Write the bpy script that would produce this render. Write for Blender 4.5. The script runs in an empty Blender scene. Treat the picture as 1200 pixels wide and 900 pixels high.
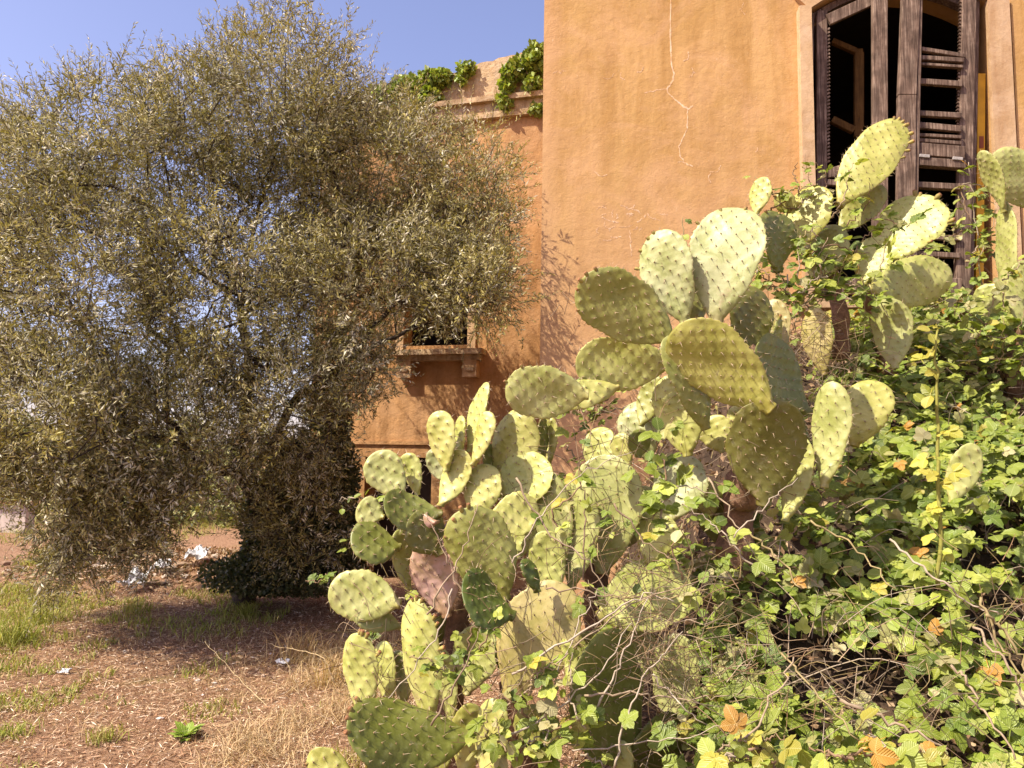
import bpy, math, random
import numpy as np
from mathutils import Matrix, Vector
random.seed(7); rng = np.random.default_rng(7)
R = math.radians
S = bpy.context.scene
COL = S.collection

# ------------------------------------------------------------------ camera
F_PX = 906.0                      # focal length in pixels of a 1200 px wide frame
CAM = Vector((0.0, 0.0, 1.6))
MROT = Matrix.Rotation(R(90 + 5.6), 3, 'X') @ Matrix.Rotation(R(0.9), 3, 'Z')
cd = bpy.data.cameras.new('camera'); cam = bpy.data.objects.new('camera', cd); COL.objects.link(cam)
cam.matrix_world = Matrix.Translation(CAM) @ MROT.to_4x4()
cd.sensor_width = 36; cd.lens = F_PX / 1200 * 36; cd.clip_start = 0.05; cd.clip_end = 3000
S.camera = cam

# ------------------------------------------------------------------ sky and sun
SUN_TRAVEL = Vector((1.30, 0.68, -1.70)).normalized()
sd = -SUN_TRAVEL
SUN_EL = math.asin(sd.z)
w = bpy.data.worlds.new('World'); S.world = w; w.use_nodes = True
nt = w.node_tree; bg = nt.nodes['Background']
sky = nt.nodes.new('ShaderNodeTexSky'); sky.sky_type = 'NISHITA'; sky.sun_disc = False
sky.sun_elevation = SUN_EL; sky.sun_rotation = math.atan2(sd.x, sd.y)
sky.air_density = 1.0; sky.dust_density = 1.6; sky.ozone_density = 2.0
mul = nt.nodes.new('ShaderNodeMix'); mul.data_type = 'RGBA'; mul.blend_type = 'MULTIPLY'; mul.inputs[0].default_value = 1
mul.inputs[7].default_value = (1.66, 1.31, 1.42, 1)
nt.links.new(sky.outputs[0], mul.inputs[6]); nt.links.new(mul.outputs[2], bg.inputs[0])
bg.inputs[1].default_value = 0.10
sl = bpy.data.lights.new('sun', 'SUN'); sl.energy = 5.0; sl.angle = R(0.5); sl.color = (1.0, 0.915, 0.76)
so = bpy.data.objects.new('sun', sl); COL.objects.link(so); so.location = (-8, -6, 14)
so.rotation_euler = SUN_TRAVEL.to_track_quat('-Z', 'Y').to_euler()
vs = S.view_settings; vs.view_transform = 'Standard'; vs.look = 'None'; vs.gamma = 1; vs.use_curve_mapping = False
vs.exposure = 0.82

# ------------------------------------------------------------------ helpers
def P(px, py, D):
    """point at world distance y = D seen at photo position (px, py) of 1200 x 900"""
    d = MROT @ Vector(((px - 600) / F_PX, -(py - 450) / F_PX, -1))
    return CAM + d * (D / d.y)

def Pn(px, py, D):
    return np.array(P(px, py, D))

def to_px(V):
    M = np.array(MROT)
    c = (np.asarray(V) - np.array(CAM)) @ M
    return np.stack([600 + F_PX * c[:, 0] / -c[:, 2], 450 - F_PX * c[:, 1] / -c[:, 2]], 1)

def fbm(x, y, seed=0, octv=4):
    r = np.random.default_rng(1000 + seed); s = 0; a = 1.0; f = 1.0
    for _ in range(octv):
        for _k in range(3):
            th = r.uniform(0, 6.28); ph = r.uniform(0, 6.28)
            s = s + a * np.sin((x * math.cos(th) + y * math.sin(th)) * f * 2 + ph) / 3
        a *= .5; f *= 2.03
    return s

ORG = {}
def link(o, parent, c):
    p = np.array(c, float); ORG[o.name] = p
    if parent is not None:
        o.parent = parent; o.location = p - ORG[parent.name]
    else:
        o.location = p
    COL.objects.link(o)

class MB:
    """collects vertices, faces, one colour per vertex and an optional uv; builds ONE mesh object"""
    def __init__(s): s.V = []; s.F = {}; s.C = []; s.U = []; s.n = 0; s.mi = {}
    def add(s, V, F, col=(1, 1, 1), uv=None, mi=0):
        V = np.asarray(V, float).reshape(-1, 3); n = len(V)
        for f in (F if isinstance(F, (list, tuple)) else [F]):
            f = np.asarray(f)
            if f.ndim == 1: f = f[None]
            s.F.setdefault((f.shape[1], mi), []).append(f + s.n)
        col = np.asarray(col, float)
        s.C.append(np.broadcast_to(col, (n, 3)) if col.ndim == 1 else col)
        s.U.append(np.zeros((n, 2)) if uv is None else np.asarray(uv, float))
        s.V.append(V); s.n += n
    def mesh(s, name, mats, smooth=False, centre=True):
        V = np.concatenate(s.V); C = np.concatenate(s.C); U = np.concatenate(s.U)
        c = (V.min(0) + V.max(0)) / 2 if centre else np.zeros(3)
        V = V - c
        me = bpy.data.meshes.new(name)
        L = []; tot = []; mi = []
        for (k, m), fs in s.F.items():
            f = np.concatenate(fs); L.append(f.ravel()); tot.append(np.full(len(f), k)); mi.append(np.full(len(f), m))
        L = np.concatenate(L).astype(np.int32); tot = np.concatenate(tot).astype(np.int32); mi = np.concatenate(mi).astype(np.int32)
        st = np.concatenate([[0], np.cumsum(tot)[:-1]]).astype(np.int32)
        me.vertices.add(len(V)); me.vertices.foreach_set('co', V.astype(np.float32).ravel())
        me.loops.add(len(L)); me.loops.foreach_set('vertex_index', L)
        me.polygons.add(len(tot)); me.polygons.foreach_set('loop_start', st); me.polygons.foreach_set('loop_total', tot)
        me.polygons.foreach_set('material_index', mi)
        me.polygons.foreach_set('use_smooth', np.full(len(tot), smooth))
        a = me.color_attributes.new('col', 'FLOAT_COLOR', 'POINT')
        a.data.foreach_set('color', np.concatenate([C, np.ones((len(C), 1))], 1).astype(np.float32).ravel())
        u = me.uv_layers.new(name='leafuv'); u.data.foreach_set('uv', U[L].astype(np.float32).ravel())
        me.update(calc_edges=True)
        for m in (mats if isinstance(mats, (list, tuple)) else [mats]): me.materials.append(m)
        return me, c
    def build(s, name, mats, parent=None, smooth=False, stuff=False, label=None):
        me, c = s.mesh(name, mats, smooth)
        o = bpy.data.objects.new(name, me); link(o, parent, c)
        if stuff: o['kind'] = 'stuff'
        if label: o['label'] = label
        return o

def thing(name, label, cat, loc, group=None):
    o = bpy.data.objects.new(name, None); o.empty_display_size = .1
    link(o, None, loc); o['label'] = label; o['category'] = cat
    if group: o['group'] = group
    return o
def tag(o, label, cat, group=None, kind=None):
    o['label'] = label; o['category'] = cat
    if group: o['group'] = group
    if kind: o['kind'] = kind
    return o

def frame_axes(t):
    t = t / np.linalg.norm(t); a = np.array([0, 0, 1.]) if abs(t[2]) < .9 else np.array([1., 0, 0])
    u = np.cross(t, a); u /= np.linalg.norm(u); return u, np.cross(t, u)

def tube(mb, pts, rad, n=5, col=(1, 1, 1), cap=True, squash=1.0):
    pts = np.asarray(pts, float); m = len(pts); rad = np.broadcast_to(rad, (m,))
    T = np.gradient(pts, axis=0); u0, v0 = frame_axes(pts[-1] - pts[0] + 1e-9)
    a = np.arange(n) * 2 * math.pi / n; ca, sa = np.cos(a), np.sin(a) * squash
    V = np.zeros((m, n, 3))
    for i in range(m):
        t = T[i] / (np.linalg.norm(T[i]) + 1e-12); u = u0 - t * (u0 @ t); u /= np.linalg.norm(u) + 1e-9; v = np.cross(t, u)
        V[i] = pts[i] + rad[i] * (ca[:, None] * u + sa[:, None] * v)
    i = np.arange(m - 1)[:, None] * n; j = np.arange(n)[None]; k = (j + 1) % n
    F = [np.stack([i + j, i + k, i + n + k, i + n + j], -1).reshape(-1, 4)]
    if cap and n >= 3: F += [np.arange(n)[::-1], np.arange(n) + (m - 1) * n]
    mb.add(V.reshape(-1, 3), F, col)

def curve(pts, n=12, wob=0, r=rng):
    """Catmull-Rom through pts"""
    p = np.asarray(pts, float); p = np.vstack([2 * p[0] - p[1], p, 2 * p[-1] - p[-2]]); out = []
    for i in range(1, len(p) - 2):
        for t in np.linspace(0, 1, n, endpoint=False):
            out.append(.5 * ((2 * p[i]) + (-p[i-1] + p[i+1]) * t + (2*p[i-1] - 5*p[i] + 4*p[i+1] - p[i+2]) * t*t + (-p[i-1] + 3*p[i] - 3*p[i+1] + p[i+2]) * t**3))
    out.append(p[-2]); out = np.array(out)
    if wob: out[1:-1] += r.normal(0, wob, (len(out) - 2, 3))
    return out

BOXF = np.array([[0, 3, 2, 1], [4, 5, 6, 7], [0, 1, 5, 4], [1, 2, 6, 5], [2, 3, 7, 6], [3, 0, 4, 7]])
def hexa(mb, c8, col=(1, 1, 1)): mb.add(c8, BOXF, col)

# ------------------------------------------------------------------ materials
def mat(name, rough=.8, spec=.3):
    m = bpy.data.materials.new(name); m.use_nodes = True; t = m.node_tree; b = t.nodes['Principled BSDF']
    b.inputs['Roughness'].default_value = rough; b.inputs['Specular IOR Level'].default_value = spec
    return m, t, b
def nd(t, kind, **kw):
    n = t.nodes.new(kind)
    for k, v in kw.items():
        if k.startswith('i_'):
            key = k[2:].replace('_', ' '); n.inputs[key].default_value = v
        else: setattr(n, k, v)
    return n
def noise(t, vec, scale, detail=6, rough=.6, dist=0):
    n = nd(t, 'ShaderNodeTexNoise', i_Scale=scale, i_Detail=detail, i_Roughness=rough, i_Distortion=dist)
    if vec is not None: t.links.new(vec, n.inputs['Vector'])
    return n.outputs[0]
def ramp(t, fac, stops, interp='LINEAR'):
    n = t.nodes.new('ShaderNodeValToRGB'); cr = n.color_ramp; cr.interpolation = interp
    while len(cr.elements) < len(stops): cr.elements.new(.5)
    for e, (p, c) in zip(cr.elements, stops):
        e.position = p; e.color = (*c, 1) if not isinstance(c, (int, float)) else (c, c, c, 1)
    t.links.new(fac, n.inputs[0]); return n.outputs[0]
def mix(t, fac, a, b, mode='MIX'):
    n = nd(t, 'ShaderNodeMix', data_type='RGBA', blend_type=mode)
    for sock, v in ((n.inputs[0], fac), (n.inputs[6], a), (n.inputs[7], b)):
        if hasattr(v, 'links') or isinstance(v, bpy.types.NodeSocket): t.links.new(v, sock)
        elif isinstance(v, (int, float)): sock.default_value = v
        else: sock.default_value = (*v, 1)
    return n.outputs[2]
def math_(t, op, a, b=None):
    n = nd(t, 'ShaderNodeMath', operation=op)
    for i, v in enumerate((a, b)):
        if v is None: continue
        if isinstance(v, bpy.types.NodeSocket): t.links.new(v, n.inputs[i])
        else: n.inputs[i].default_value = v
    return n.outputs[0]
def bump(t, b, h, strength=.4, dist=.01):
    n = nd(t, 'ShaderNodeBump', i_Strength=strength, i_Distance=dist); t.links.new(h, n.inputs['Height'])
    t.links.new(n.outputs[0], b.inputs['Normal'])
def geo_pos(t): return nd(t, 'ShaderNodeNewGeometry').outputs['Position']
def mapping(t, vec, scale):
    n = t.nodes.new('ShaderNodeMapping'); n.inputs['Scale'].default_value = scale; t.links.new(vec, n.inputs[0]); return n.outputs[0]
def attr_col(t):
    """vertex colour x object colour"""
    a = nd(t, 'ShaderNodeAttribute', attribute_name='col'); oi = nd(t, 'ShaderNodeObjectInfo')
    return mix(t, 1.0, a.outputs['Color'], oi.outputs['Color'], 'MULTIPLY')

def plaster(name, base, hi, lo, pink, scale=1.0, crackle=.35, damp=False):
    m, t, b = mat(name, .92, .15); p = geo_pos(t)
    n1 = noise(t, p, .9 * scale, 9, .62, .6); n2 = noise(t, p, 5 * scale, 8, .68); n3 = noise(t, mapping(t, p, (5, 5, .55)), 1.1, 7, .65, .5)
    c = mix(t, ramp(t, n1, [(.42, 0), (.58, 1)]), base, hi)
    c = mix(t, ramp(t, n3, [(.40, 0), (.62, .8)]), c, lo)
    c = mix(t, ramp(t, noise(t, p, 1.6 * scale, 9, .7, 1.2), [(.44, 0), (.68, .7)]), c, pink)
    c = mix(t, ramp(t, n2, [(.35, .35), (.5, 0)]), c, lo)
    if damp:      # plaster bleached pinkish towards the ground and along the corner
        sp_ = nd(t, 'ShaderNodeSeparateXYZ'); t.links.new(p, sp_.inputs[0])
        zz = math_(t, 'ADD', sp_.outputs[2], math_(t, 'MULTIPLY', n1, 2.6))
        c = mix(t, ramp(t, math_(t, 'DIVIDE', zz, 8.0), [(.42, .8), (.72, 0)]), c, pink)
        xx = math_(t, 'ADD', sp_.outputs[0], math_(t, 'MULTIPLY', n2, .25))
        c = mix(t, ramp(t, xx, [(.42, .55), (.56, 0)]), c, pink)
    # whitish scuffs
    v = noise(t, mapping(t, p, (3, 3, 1.5)), 9, 10, .78, 1.5)
    c = mix(t, ramp(t, v, [(.61, 0), (.72, .55)]), c, (.72, .56, .42))
    sp = noise(t, p, 70, 3, .6)
    c = mix(t, ramp(t, sp, [(.68, 0), (.74, .5)]), c, (.12, .07, .04))
    t.links.new(c, b.inputs['Base Color'])
    h = math_(t, 'ADD', math_(t, 'MULTIPLY', noise(t, p, 14, 10, .72), 1.0), math_(t, 'MULTIPLY', noise(t, p, 2.2, 4, .5), 1.6))
    bump(t, b, h, crackle, .03); return m

M_PLASTER = plaster('ochre_plaster', (.44, .262, .092), (.50, .30, .12), (.35, .19, .06), (.53, .315, .16), damp=True)
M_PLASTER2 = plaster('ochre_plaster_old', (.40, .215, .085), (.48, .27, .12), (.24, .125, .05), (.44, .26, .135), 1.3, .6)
M_STONE = plaster('surround_plaster', (.44, .29, .155), (.50, .34, .19), (.34, .20, .10), (.56, .40, .26), 2.0, .3)
M_PARAPET = plaster('weathered_plaster', (.42, .27, .14), (.52, .37, .21), (.19, .12, .065), (.58, .46, .32), 3.0, .8)
M_MARK = plaster('pale_scratched_plaster', (.66, .44, .26), (.74, .52, .34), (.58, .36, .18), (.76, .58, .42), 4.0, .5)

def wood(name, c1, c2, c3):
    m, t, b = mat(name, .8, .2); p = geo_pos(t)
    n = noise(t, mapping(t, p, (30, 30, 1.6)), 2.2, 9, .65, .4)
    c = ramp(t, n, [(.3, c1), (.5, c2), (.72, c3)]); 
    c = mix(t, ramp(t, noise(t, p, 9, 5, .6), [(.4, .5), (.6, 0)]), c, c1)
    t.links.new(c, b.inputs['Base Color']); bump(t, b, n, .8, .008); return m
M_WOOD = wood('weathered_grey_brown_wood', (.04, .024, .016), (.17, .11, .077), (.40, .30, .22))
M_YWOOD = wood('ochre_painted_wood', (.08, .04, .012), (.17, .085, .022), (.24, .13, .04))
def plain(name, c, rough=.8, sc=8, var=.35, bs=.3, bd=.01):
    m, t, b = mat(name, rough, .3); p = geo_pos(t); n = noise(t, p, sc, 8, .65)
    k = tuple(x * (1 - var) for x in c)
    t.links.new(mix(t, ramp(t, n, [(.35, 0), (.65, 1)]), k, c), b.inputs['Base Color']); bump(t, b, n, bs, bd); return m
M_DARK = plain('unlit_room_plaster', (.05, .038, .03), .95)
M_YELLOW = plain('yellow_painted_board', (.62, .34, .02), .6, 5, .3)
M_RED = plain('brown_red_paint', (.25, .07, .03), .7)
M_IRON = plain('pale_iron', (.42, .38, .34), .5, 40, .4)
M_PLASTIC = plain('white_plastic', (.62, .62, .62), .4, 20, .1)
M_WHITEWALL = plain('white_render', (.62, .52, .45), .9, 3, .25)
M_TILE = plain('roof_tiles', (.35, .17, .1), .9, 20, .4)

def pad_material():
    m, t, b = mat('cactus_pad_skin', .48, .45); p = nd(t, 'ShaderNodeTexCoord').outputs['Object']
    a = attr_col(t)
    n = noise(t, p, 9, 7, .6, .4); n2 = noise(t, p, 38, 6, .7)
    c = mix(t, ramp(t, n, [(.3, .65), (.62, 0)]), a, (.74, .78, .40), 'MULTIPLY')
    c = mix(t, ramp(t, n2, [(.56, 0), (.78, .45)]), c, (.52, .50, .30))
    c = mix(t, ramp(t, noise(t, p, 55, 4, .6), [(.64, 0), (.69, .7)]), c, (.17, .11, .05))
    c = mix(t, ramp(t, noise(t, p, 5.5, 6, .75, 1.2), [(.60, 0), (.70, .75)]), c, (.36, .27, .15))
    c = mix(t, ramp(t, noise(t, p, 13, 6, .7, .8), [(.40, .7), (.52, 0)]), c, (.70, .74, .52), 'MULTIPLY')
    t.links.new(c, b.inputs['Base Color'])
    t.links.new(ramp(t, n, [(.3, .38), (.7, .62)]), b.inputs['Roughness'])
    bump(t, b, n2, .22, .006); b.inputs['Coat Weight'].default_value = .12; b.inputs['Coat Roughness'].default_value = .35
    return m
M_PAD = pad_material()
def colmat(name, rough=.6, spec=.3, trans=0.0, veins=False, nz=12, nzv=.3):
    m = bpy.data.materials.new(name); m.use_nodes = True; t = m.node_tree; b = t.nodes['Principled BSDF']
    b.inputs['Roughness'].default_value = rough; b.inputs['Specular IOR Level'].default_value = spec
    c = attr_col(t); p = geo_pos(t)
    c = mix(t, ramp(t, noise(t, p, nz, 5, .6), [(.35, nzv), (.65, 0)]), c, (.45, .42, .30), 'MULTIPLY')
    if veins:
        uv = nd(t, 'ShaderNodeUVMap', uv_map='leafuv').outputs[0]
        s = nd(t, 'ShaderNodeSeparateXYZ'); t.links.new(uv, s.inputs[0])
        ax = math_(t, 'ABSOLUTE', s.outputs[0])
        ph = math_(t, 'MULTIPLY', math_(t, 'SUBTRACT', s.outputs[1], math_(t, 'MULTIPLY', ax, .75)), 46.0)
        wv = math_(t, 'SINE', ph)
        c = mix(t, ramp(t, wv, [(.82, 0), (1.0, .16)]), c, (.60, .62, .25))
        c = mix(t, ramp(t, ax, [(.0, .45), (.03, 0)]), c, (.62, .62, .3))
        bump(t, b, wv, .35, .003)
    t.links.new(c, b.inputs['Base Color'])
    if trans:
        tr = t.nodes.new('ShaderNodeBsdfTranslucent'); t.links.new(mix(t, 1, c, (1.25, 1.3, .55), 'MULTIPLY'), tr.inputs[0])
        ms = t.nodes.new('ShaderNodeMixShader'); ms.inputs[0].default_value = trans
        t.links.new(b.outputs[0], ms.inputs[1]); t.links.new(tr.outputs[0], ms.inputs[2])
        t.links.new(ms.outputs[0], t.nodes['Material Output'].inputs[0])
    return m
M_LEAF = colmat('bramble_leaf', .42, .45, .30, True)
M_OLIVE = colmat('olive_leaf', .5, .4, .18)
M_IVY = colmat('ivy_leaf', .45, .4, .25)
M_TWIG = colmat('dry_cane', .8, .2, 0, False, 40, .5)
M_SPINE = colmat('spine', .6, .3)
M_BUD = colmat('cactus_bud', .7, .3, 0, False, 90, .5)
M_DRY = colmat('dry_litter', .85, .2, .12)
M_GRASS = colmat('grass_blade', .6, .3, .3)
M_STONEBIT = colmat('rubble_stone', .9, .2, 0, False, 15, .5)
M_BARK = wood('olive_bark', (.02, .014, .01), (.07, .05, .038), (.17, .13, .10))
def ground_mat(name, green=True):
    m, t, b = mat(name, .95, .1); p = geo_pos(t)
    n1 = noise(t, p, 1.1, 8, .65, .5); n2 = noise(t, p, 26, 9, .75); n3 = noise(t, p, 90, 5, .7)
    c = ramp(t, n2, [(.34, (.13, .065, .035)), (.47, (.33, .185, .105)), (.58, (.48, .30, .18)), (.72, (.60, .43, .28))])
    c = mix(t, ramp(t, n3, [(.35, .6), (.5, 0)]), c, (.12, .06, .035))
    if green:
        c = mix(t, ramp(t, n1, [(.56, 0), (.7, .55)]), c, (.24, .22, .06))
    t.links.new(c, b.inputs['Base Color']); bump(t, b, math_(t, 'ADD', n2, n3), .9, .03); return m
M_GROUND = ground_mat('dry_leaf_strewn_soil'); M_BANK = plain('shade_dark_root_soil', (.09, .055, .033), .95, 12, .6, .9, .05)  # bank soil darkened in colour to deepen the shade under the leaves
M_WOODY = plain('corky_cactus_stem', (.30, .17, .10), .9, 22, .55, .9, .02)

# ------------------------------------------------------------------ ground
def bank_h(x, y):
    sx = np.clip((x + .05 - .13 * (y - 3)) / 1.35, 0, 1); sx = sx * sx * (3 - 2 * sx)
    pr = np.clip(.10 + (y - 2.2) * .72, .05, 2.85) * np.clip((y - .6) / 1.2, 0, 1)
    return sx * pr
def ground_h(x, y):
    h = .05 * fbm(x * .5, y * .5, 3) * np.exp(-((y - 6) / 30) ** 2) + .014 * fbm(x * 2.5, y * 2.5, 4)
    h = h + .30 * np.exp(-(((x + 4.2) / 1.7) ** 2 + ((y - 10.4) / 1.2) ** 2))
    return h
gx = np.concatenate([-np.geomspace(900, 9, 26), np.linspace(-8.8, 6, 186), np.geomspace(6.2, 900, 26)])
gy = np.concatenate([-np.geomspace(300, 2, 14), np.linspace(-1.5, 14, 194), np.geomspace(14.2, 1400, 30)])
X, Y = np.meshgrid(gx, gy, indexing='ij'); Z = ground_h(X, Y)
n0, n1_ = X.shape; i = np.arange(n0 - 1)[:, None] * n1_ + np.arange(n1_ - 1)[None]
GF = np.stack([i, i + n1_, i + n1_ + 1, i + 1], -1).reshape(-1, 4)
mb = MB(); mb.add(np.stack([X, Y, Z], -1).reshape(-1, 3), GF)
o = mb.build('ground', M_GROUND, smooth=True); o['kind'] = 'structure'

bx = np.linspace(-.9, 5.5, 90); by = np.linspace(.4, 7.5, 100)
X, Y = np.meshgrid(bx, by, indexing='ij'); Z = bank_h(X, Y) - .26 + .07 * fbm(X * 2, Y * 2, 9) * (bank_h(X, Y) > .02)
n0, n1_ = X.shape; i = np.arange(n0 - 1)[:, None] * n1_ + np.arange(n1_ - 1)[None]
mb = MB(); mb.add(np.stack([X, Y, Z], -1).reshape(-1, 3), np.stack([i, i + n1_, i + n1_ + 1, i + 1], -1).reshape(-1, 4))
o = mb.build('earth_bank', M_BANK, smooth=True); o['kind'] = 'structure'

# ------------------------------------------------------------------ the villa
class Wall:
    def __init__(s, origin, ang):
        s.o = np.array(origin, float); s.u = np.array([math.cos(ang), -math.sin(ang), 0]); s.d = np.array([math.sin(ang), math.cos(ang), 0])
    def pt(s, u, d, z): return s.o + s.u * u + s.d * d + np.array([0, 0, z])
    def hit(s, px, py, d=0):
        r = np.array(MROT @ Vector(((px - 600) / F_PX, -(py - 450) / F_PX, -1)))
        o = s.o + s.d * d; k = ((o - np.array(CAM)) @ s.d) / (r @ s.d); q = np.array(CAM) + r * k
        return (q - s.o) @ s.u, q[2]
    def box(s, mb, u0, u1, d0, d1, z0, z1, col=(1, 1, 1)):
        hexa(mb, [s.pt(u, d, z) for z in (z0, z1) for (u, d) in ((u0, d0), (u1, d0), (u1, d1), (u0, d1))], col)
    def bar(s, mb, a, b, wid, d0, d1, wid2=None):
        """bar from a to b (u,z) of given width in the wall plane, between depths d0, d1"""
        a = np.array(a, float); b = np.array(b, float); t = (b - a) / np.linalg.norm(b - a); n = np.array([-t[1], t[0]])
        w1 = wid / 2; w2 = (wid2 or wid) / 2
        q = [a - n * w1, b - n * w2, b + n * w2, a + n * w1]
        hexa(mb, [s.pt(p[0], d, p[1]) for d in (d0, d1) for p in q])
    def poly(s, mb, pts, d0, d1):
        n = len(pts); V = [s.pt(p[0], d, p[1]) for d in (d0, d1) for p in pts]
        i = np.arange(n); j = (i + 1) % n
        mb.add(V, [i, i[::-1] + n, np.stack([i, i + n, j + n, j], -1)])

A = np.array([P(632, 480, 6.8).x, 6.8, 0.0])
WR = Wall(A, R(7)); villa = thing('villa', 'old villa with crumbling ochre plaster walls and broken wooden window shutters', 'house', A)
u0, _ = WR.hit(948, 60); u1, _ = WR.hit(1157, 60); sillz = WR.hit(1112, 352)[1]
springz = WR.hit(950, 14)[1]; apex = springz + .26; TOP = 8.4
um = (u0 + u1) / 2; hw = (u1 - u0) / 2
def arch(off=0, n=14):
    return [(um + (hw + off) * math.cos(a), springz + off * .0 + (apex - springz + off) * math.sin(a) ** 2) for a in np.linspace(math.pi, 0, n)]
mb = MB()
WR.box(mb, 0, u0, 0, .42, -.5, TOP); WR.box(mb, u1, 9, 0, .42, -.5, TOP); WR.box(mb, u0, u1, 0, .42, -.5, sillz)
a_ = arch(); 
for (p, q) in zip(a_[:-1], a_[1:]):
    hexa(mb, [WR.pt(p[0], 0, p[1]), WR.pt(q[0], 0, q[1]), WR.pt(q[0], .42, q[1]), WR.pt(p[0], .42, p[1]),
              WR.pt(p[0], 0, TOP), WR.pt(q[0], 0, TOP), WR.pt(q[0], .42, TOP), WR.pt(p[0], .42, TOP)])
WR.box(mb, .003, .42, .42, 8.5, -.5, TOP); WR.box(mb, 8.6, 8.997, .42, 8.5, -.5, TOP)
WR.box(mb, .42, 8.6, 8.1, 8.5, -.5, TOP); WR.box(mb, -.003, 9.003, -.003, 8.503, TOP, TOP + .25)
wall = mb.build('wall', M_PLASTER, villa)
# room behind the window
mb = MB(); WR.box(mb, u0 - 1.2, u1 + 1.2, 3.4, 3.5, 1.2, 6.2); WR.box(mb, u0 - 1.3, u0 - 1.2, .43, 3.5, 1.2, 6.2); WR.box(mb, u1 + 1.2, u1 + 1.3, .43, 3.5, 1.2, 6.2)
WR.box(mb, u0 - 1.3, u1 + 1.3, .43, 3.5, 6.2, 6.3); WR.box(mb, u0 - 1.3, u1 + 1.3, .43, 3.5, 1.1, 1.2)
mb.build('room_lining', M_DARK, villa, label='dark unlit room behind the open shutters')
# surround
def surround_arch():
    mb = MB(); i1 = arch(0); i2 = [(um + (hw + .13) * math.cos(a), springz + .0 + (apex - springz) * math.sin(a) ** 2 + .14) for a in np.linspace(math.pi, 0, 14)]
    for k in range(13):
        p, q, r_, s_ = i1[k], i1[k+1], i2[k+1], i2[k]
        hexa(mb, [WR.pt(v[0], d, v[1]) for d in (-.055, .0) for v in (p, q, r_, s_)])
    return mb
srr = MB(); WR.box(srr, u0 - .10, u0 + .002, -.11, 0, sillz - .1, springz)
sr = srr.build('window_surround', M_STONE, villa); 
srr = MB(); WR.box(srr, u1 - .002, u1 + .17, -.055, 0, sillz - .1, springz); srr.build('window_surround', M_STONE, villa)
surround_arch().build('window_surround', M_STONE, villa, label='arched head of the window surround')
srr = MB(); WR.box(srr, u1 + .19, u1 + .34, -.03, 0, sillz - .1, springz + .5); srr.build('wall_pilaster', M_PLASTER, villa)
srr = MB(); WR.box(srr, u0 - .16, u1 + .22, -.12, .3, sillz - .075, sillz + .002); srr.build('window_sill', M_STONE, villa)

# shutters ------------------------------------------------------
def wp(px, py, d=0): return np.array(WR.hit(px, py, d))
def shutter(label): 
    o = bpy.data.objects.new('shutter', None); link(o, villa, WR.pt(um, .05, (sillz + apex) / 2)); o['label'] = label; return o
def piece(parent, name, a, b, w_, d0, d1, w2=None, m=M_WOOD):
    mb = MB(); WR.bar(mb, a, b, w_, d0, d1, w2); o = mb.build(name, m, parent)
    bv = o.modifiers.new('bevel', 'BEVEL'); bv.width = .004; bv.segments = 1; return o
pxm = (wp(1001, 60)[0] - wp(1000, 60)[0])         # metres per photo pixel on the wall
fixed = bpy.data.objects.new('window_frame', None); link(fixed, villa, WR.pt(um, .1, 4.5))
piece(fixed, 'jamb', wp(952, 12), wp(949, 300), 8 * pxm, .04, .16)
piece(fixed, 'jamb', wp(1144, -6), wp(1136, 352), 9 * pxm, .0, .10)
a2 = [(um + (hw - .03) * math.cos(a), springz + (apex - springz) * math.sin(a) ** 2 - .035) for a in np.linspace(math.pi, 0, 12)]
for p, q in zip(a2[:-1], a2[1:]): piece(fixed, 'arched_rail', p, q, .06, .06, .15)
L = shutter('left shutter leaf with every louvre slat missing')
piece(L, 'stile', wp(963.5, 12), wp(963, 345), 12.5 * pxm, .0, .05)
piece(L, 'stile', wp(1027, -40), wp(1027.5, 345), 17 * pxm, -.10, -.045)
piece(L, 'top_rail', wp(970, 24), wp(1020, 1), 14 * pxm, -.02, .02)
piece(L, 'broken_rail', wp(969, 204), wp(1012, 194), 11 * pxm, -.02, .015, 17 * pxm)
piece(L, 'broken_rail', wp(969, 214), wp(996, 216), 7 * pxm, -.02, .015)
piece(L, 'bottom_rail', wp(969, 338), wp(1019, 336), 18 * pxm, -.03, .015)
def notches(parent, px0, px1, y0, y1, side, dd):
    mb = MB()
    for y in np.arange(y0, y1, 4.2):
        f = (y - y0) / (y1 - y0); x = px0 + (px1 - px0) * f
        WR.bar(mb, wp(x, y), wp(x + side * 3.2, y - 1.6), 2.2 * pxm, dd, dd + .03)
    mb.build('slat_notches', M_WOOD, parent, stuff=True)
notches(L, 969.5, 969.5, 34, 190, 1, .005)
Rr = shutter('right shutter leaf ajar with a few crooked louvre slats left')
piece(Rr, 'stile', wp(1062.5, -40), wp(1056, 120), 20 * pxm, -.15, -.09)
piece(Rr, 'stile', wp(1056, 120.4), wp(1053.5, 350), 20 * pxm, -.15, -.09)
piece(Rr, 'stile_edge', wp(1073, -40), wp(1064, 350), 4 * pxm, -.14, -.10)
piece(Rr, 'stile', wp(1133, -40), wp(1124, 350), 16 * pxm, -.07, -.015)
for (xa, ya, xb, yb, w_) in ((1070, 63, 1125, 72, 5), (1069, 73.5, 1124, 77, 5.5), (1070, 81, 1123, 84.5, 3.5), (1070, 101, 1122, 104.5, 7),
                             (1068, 138, 1121, 141, 6.5), (1067, 151.5, 1121, 156.5, 7.5), (1067, 163, 1121, 166, 4), (1067, 169, 1121, 173, 4.5)):
    piece(Rr, 'louvre_slat', wp(xa, ya), wp(xb, yb), w_ * pxm, -.10, -.06)
piece(Rr, 'middle_rail', wp(1065, 180), wp(1124, 185), 15 * pxm, -.12, -.06)
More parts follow.
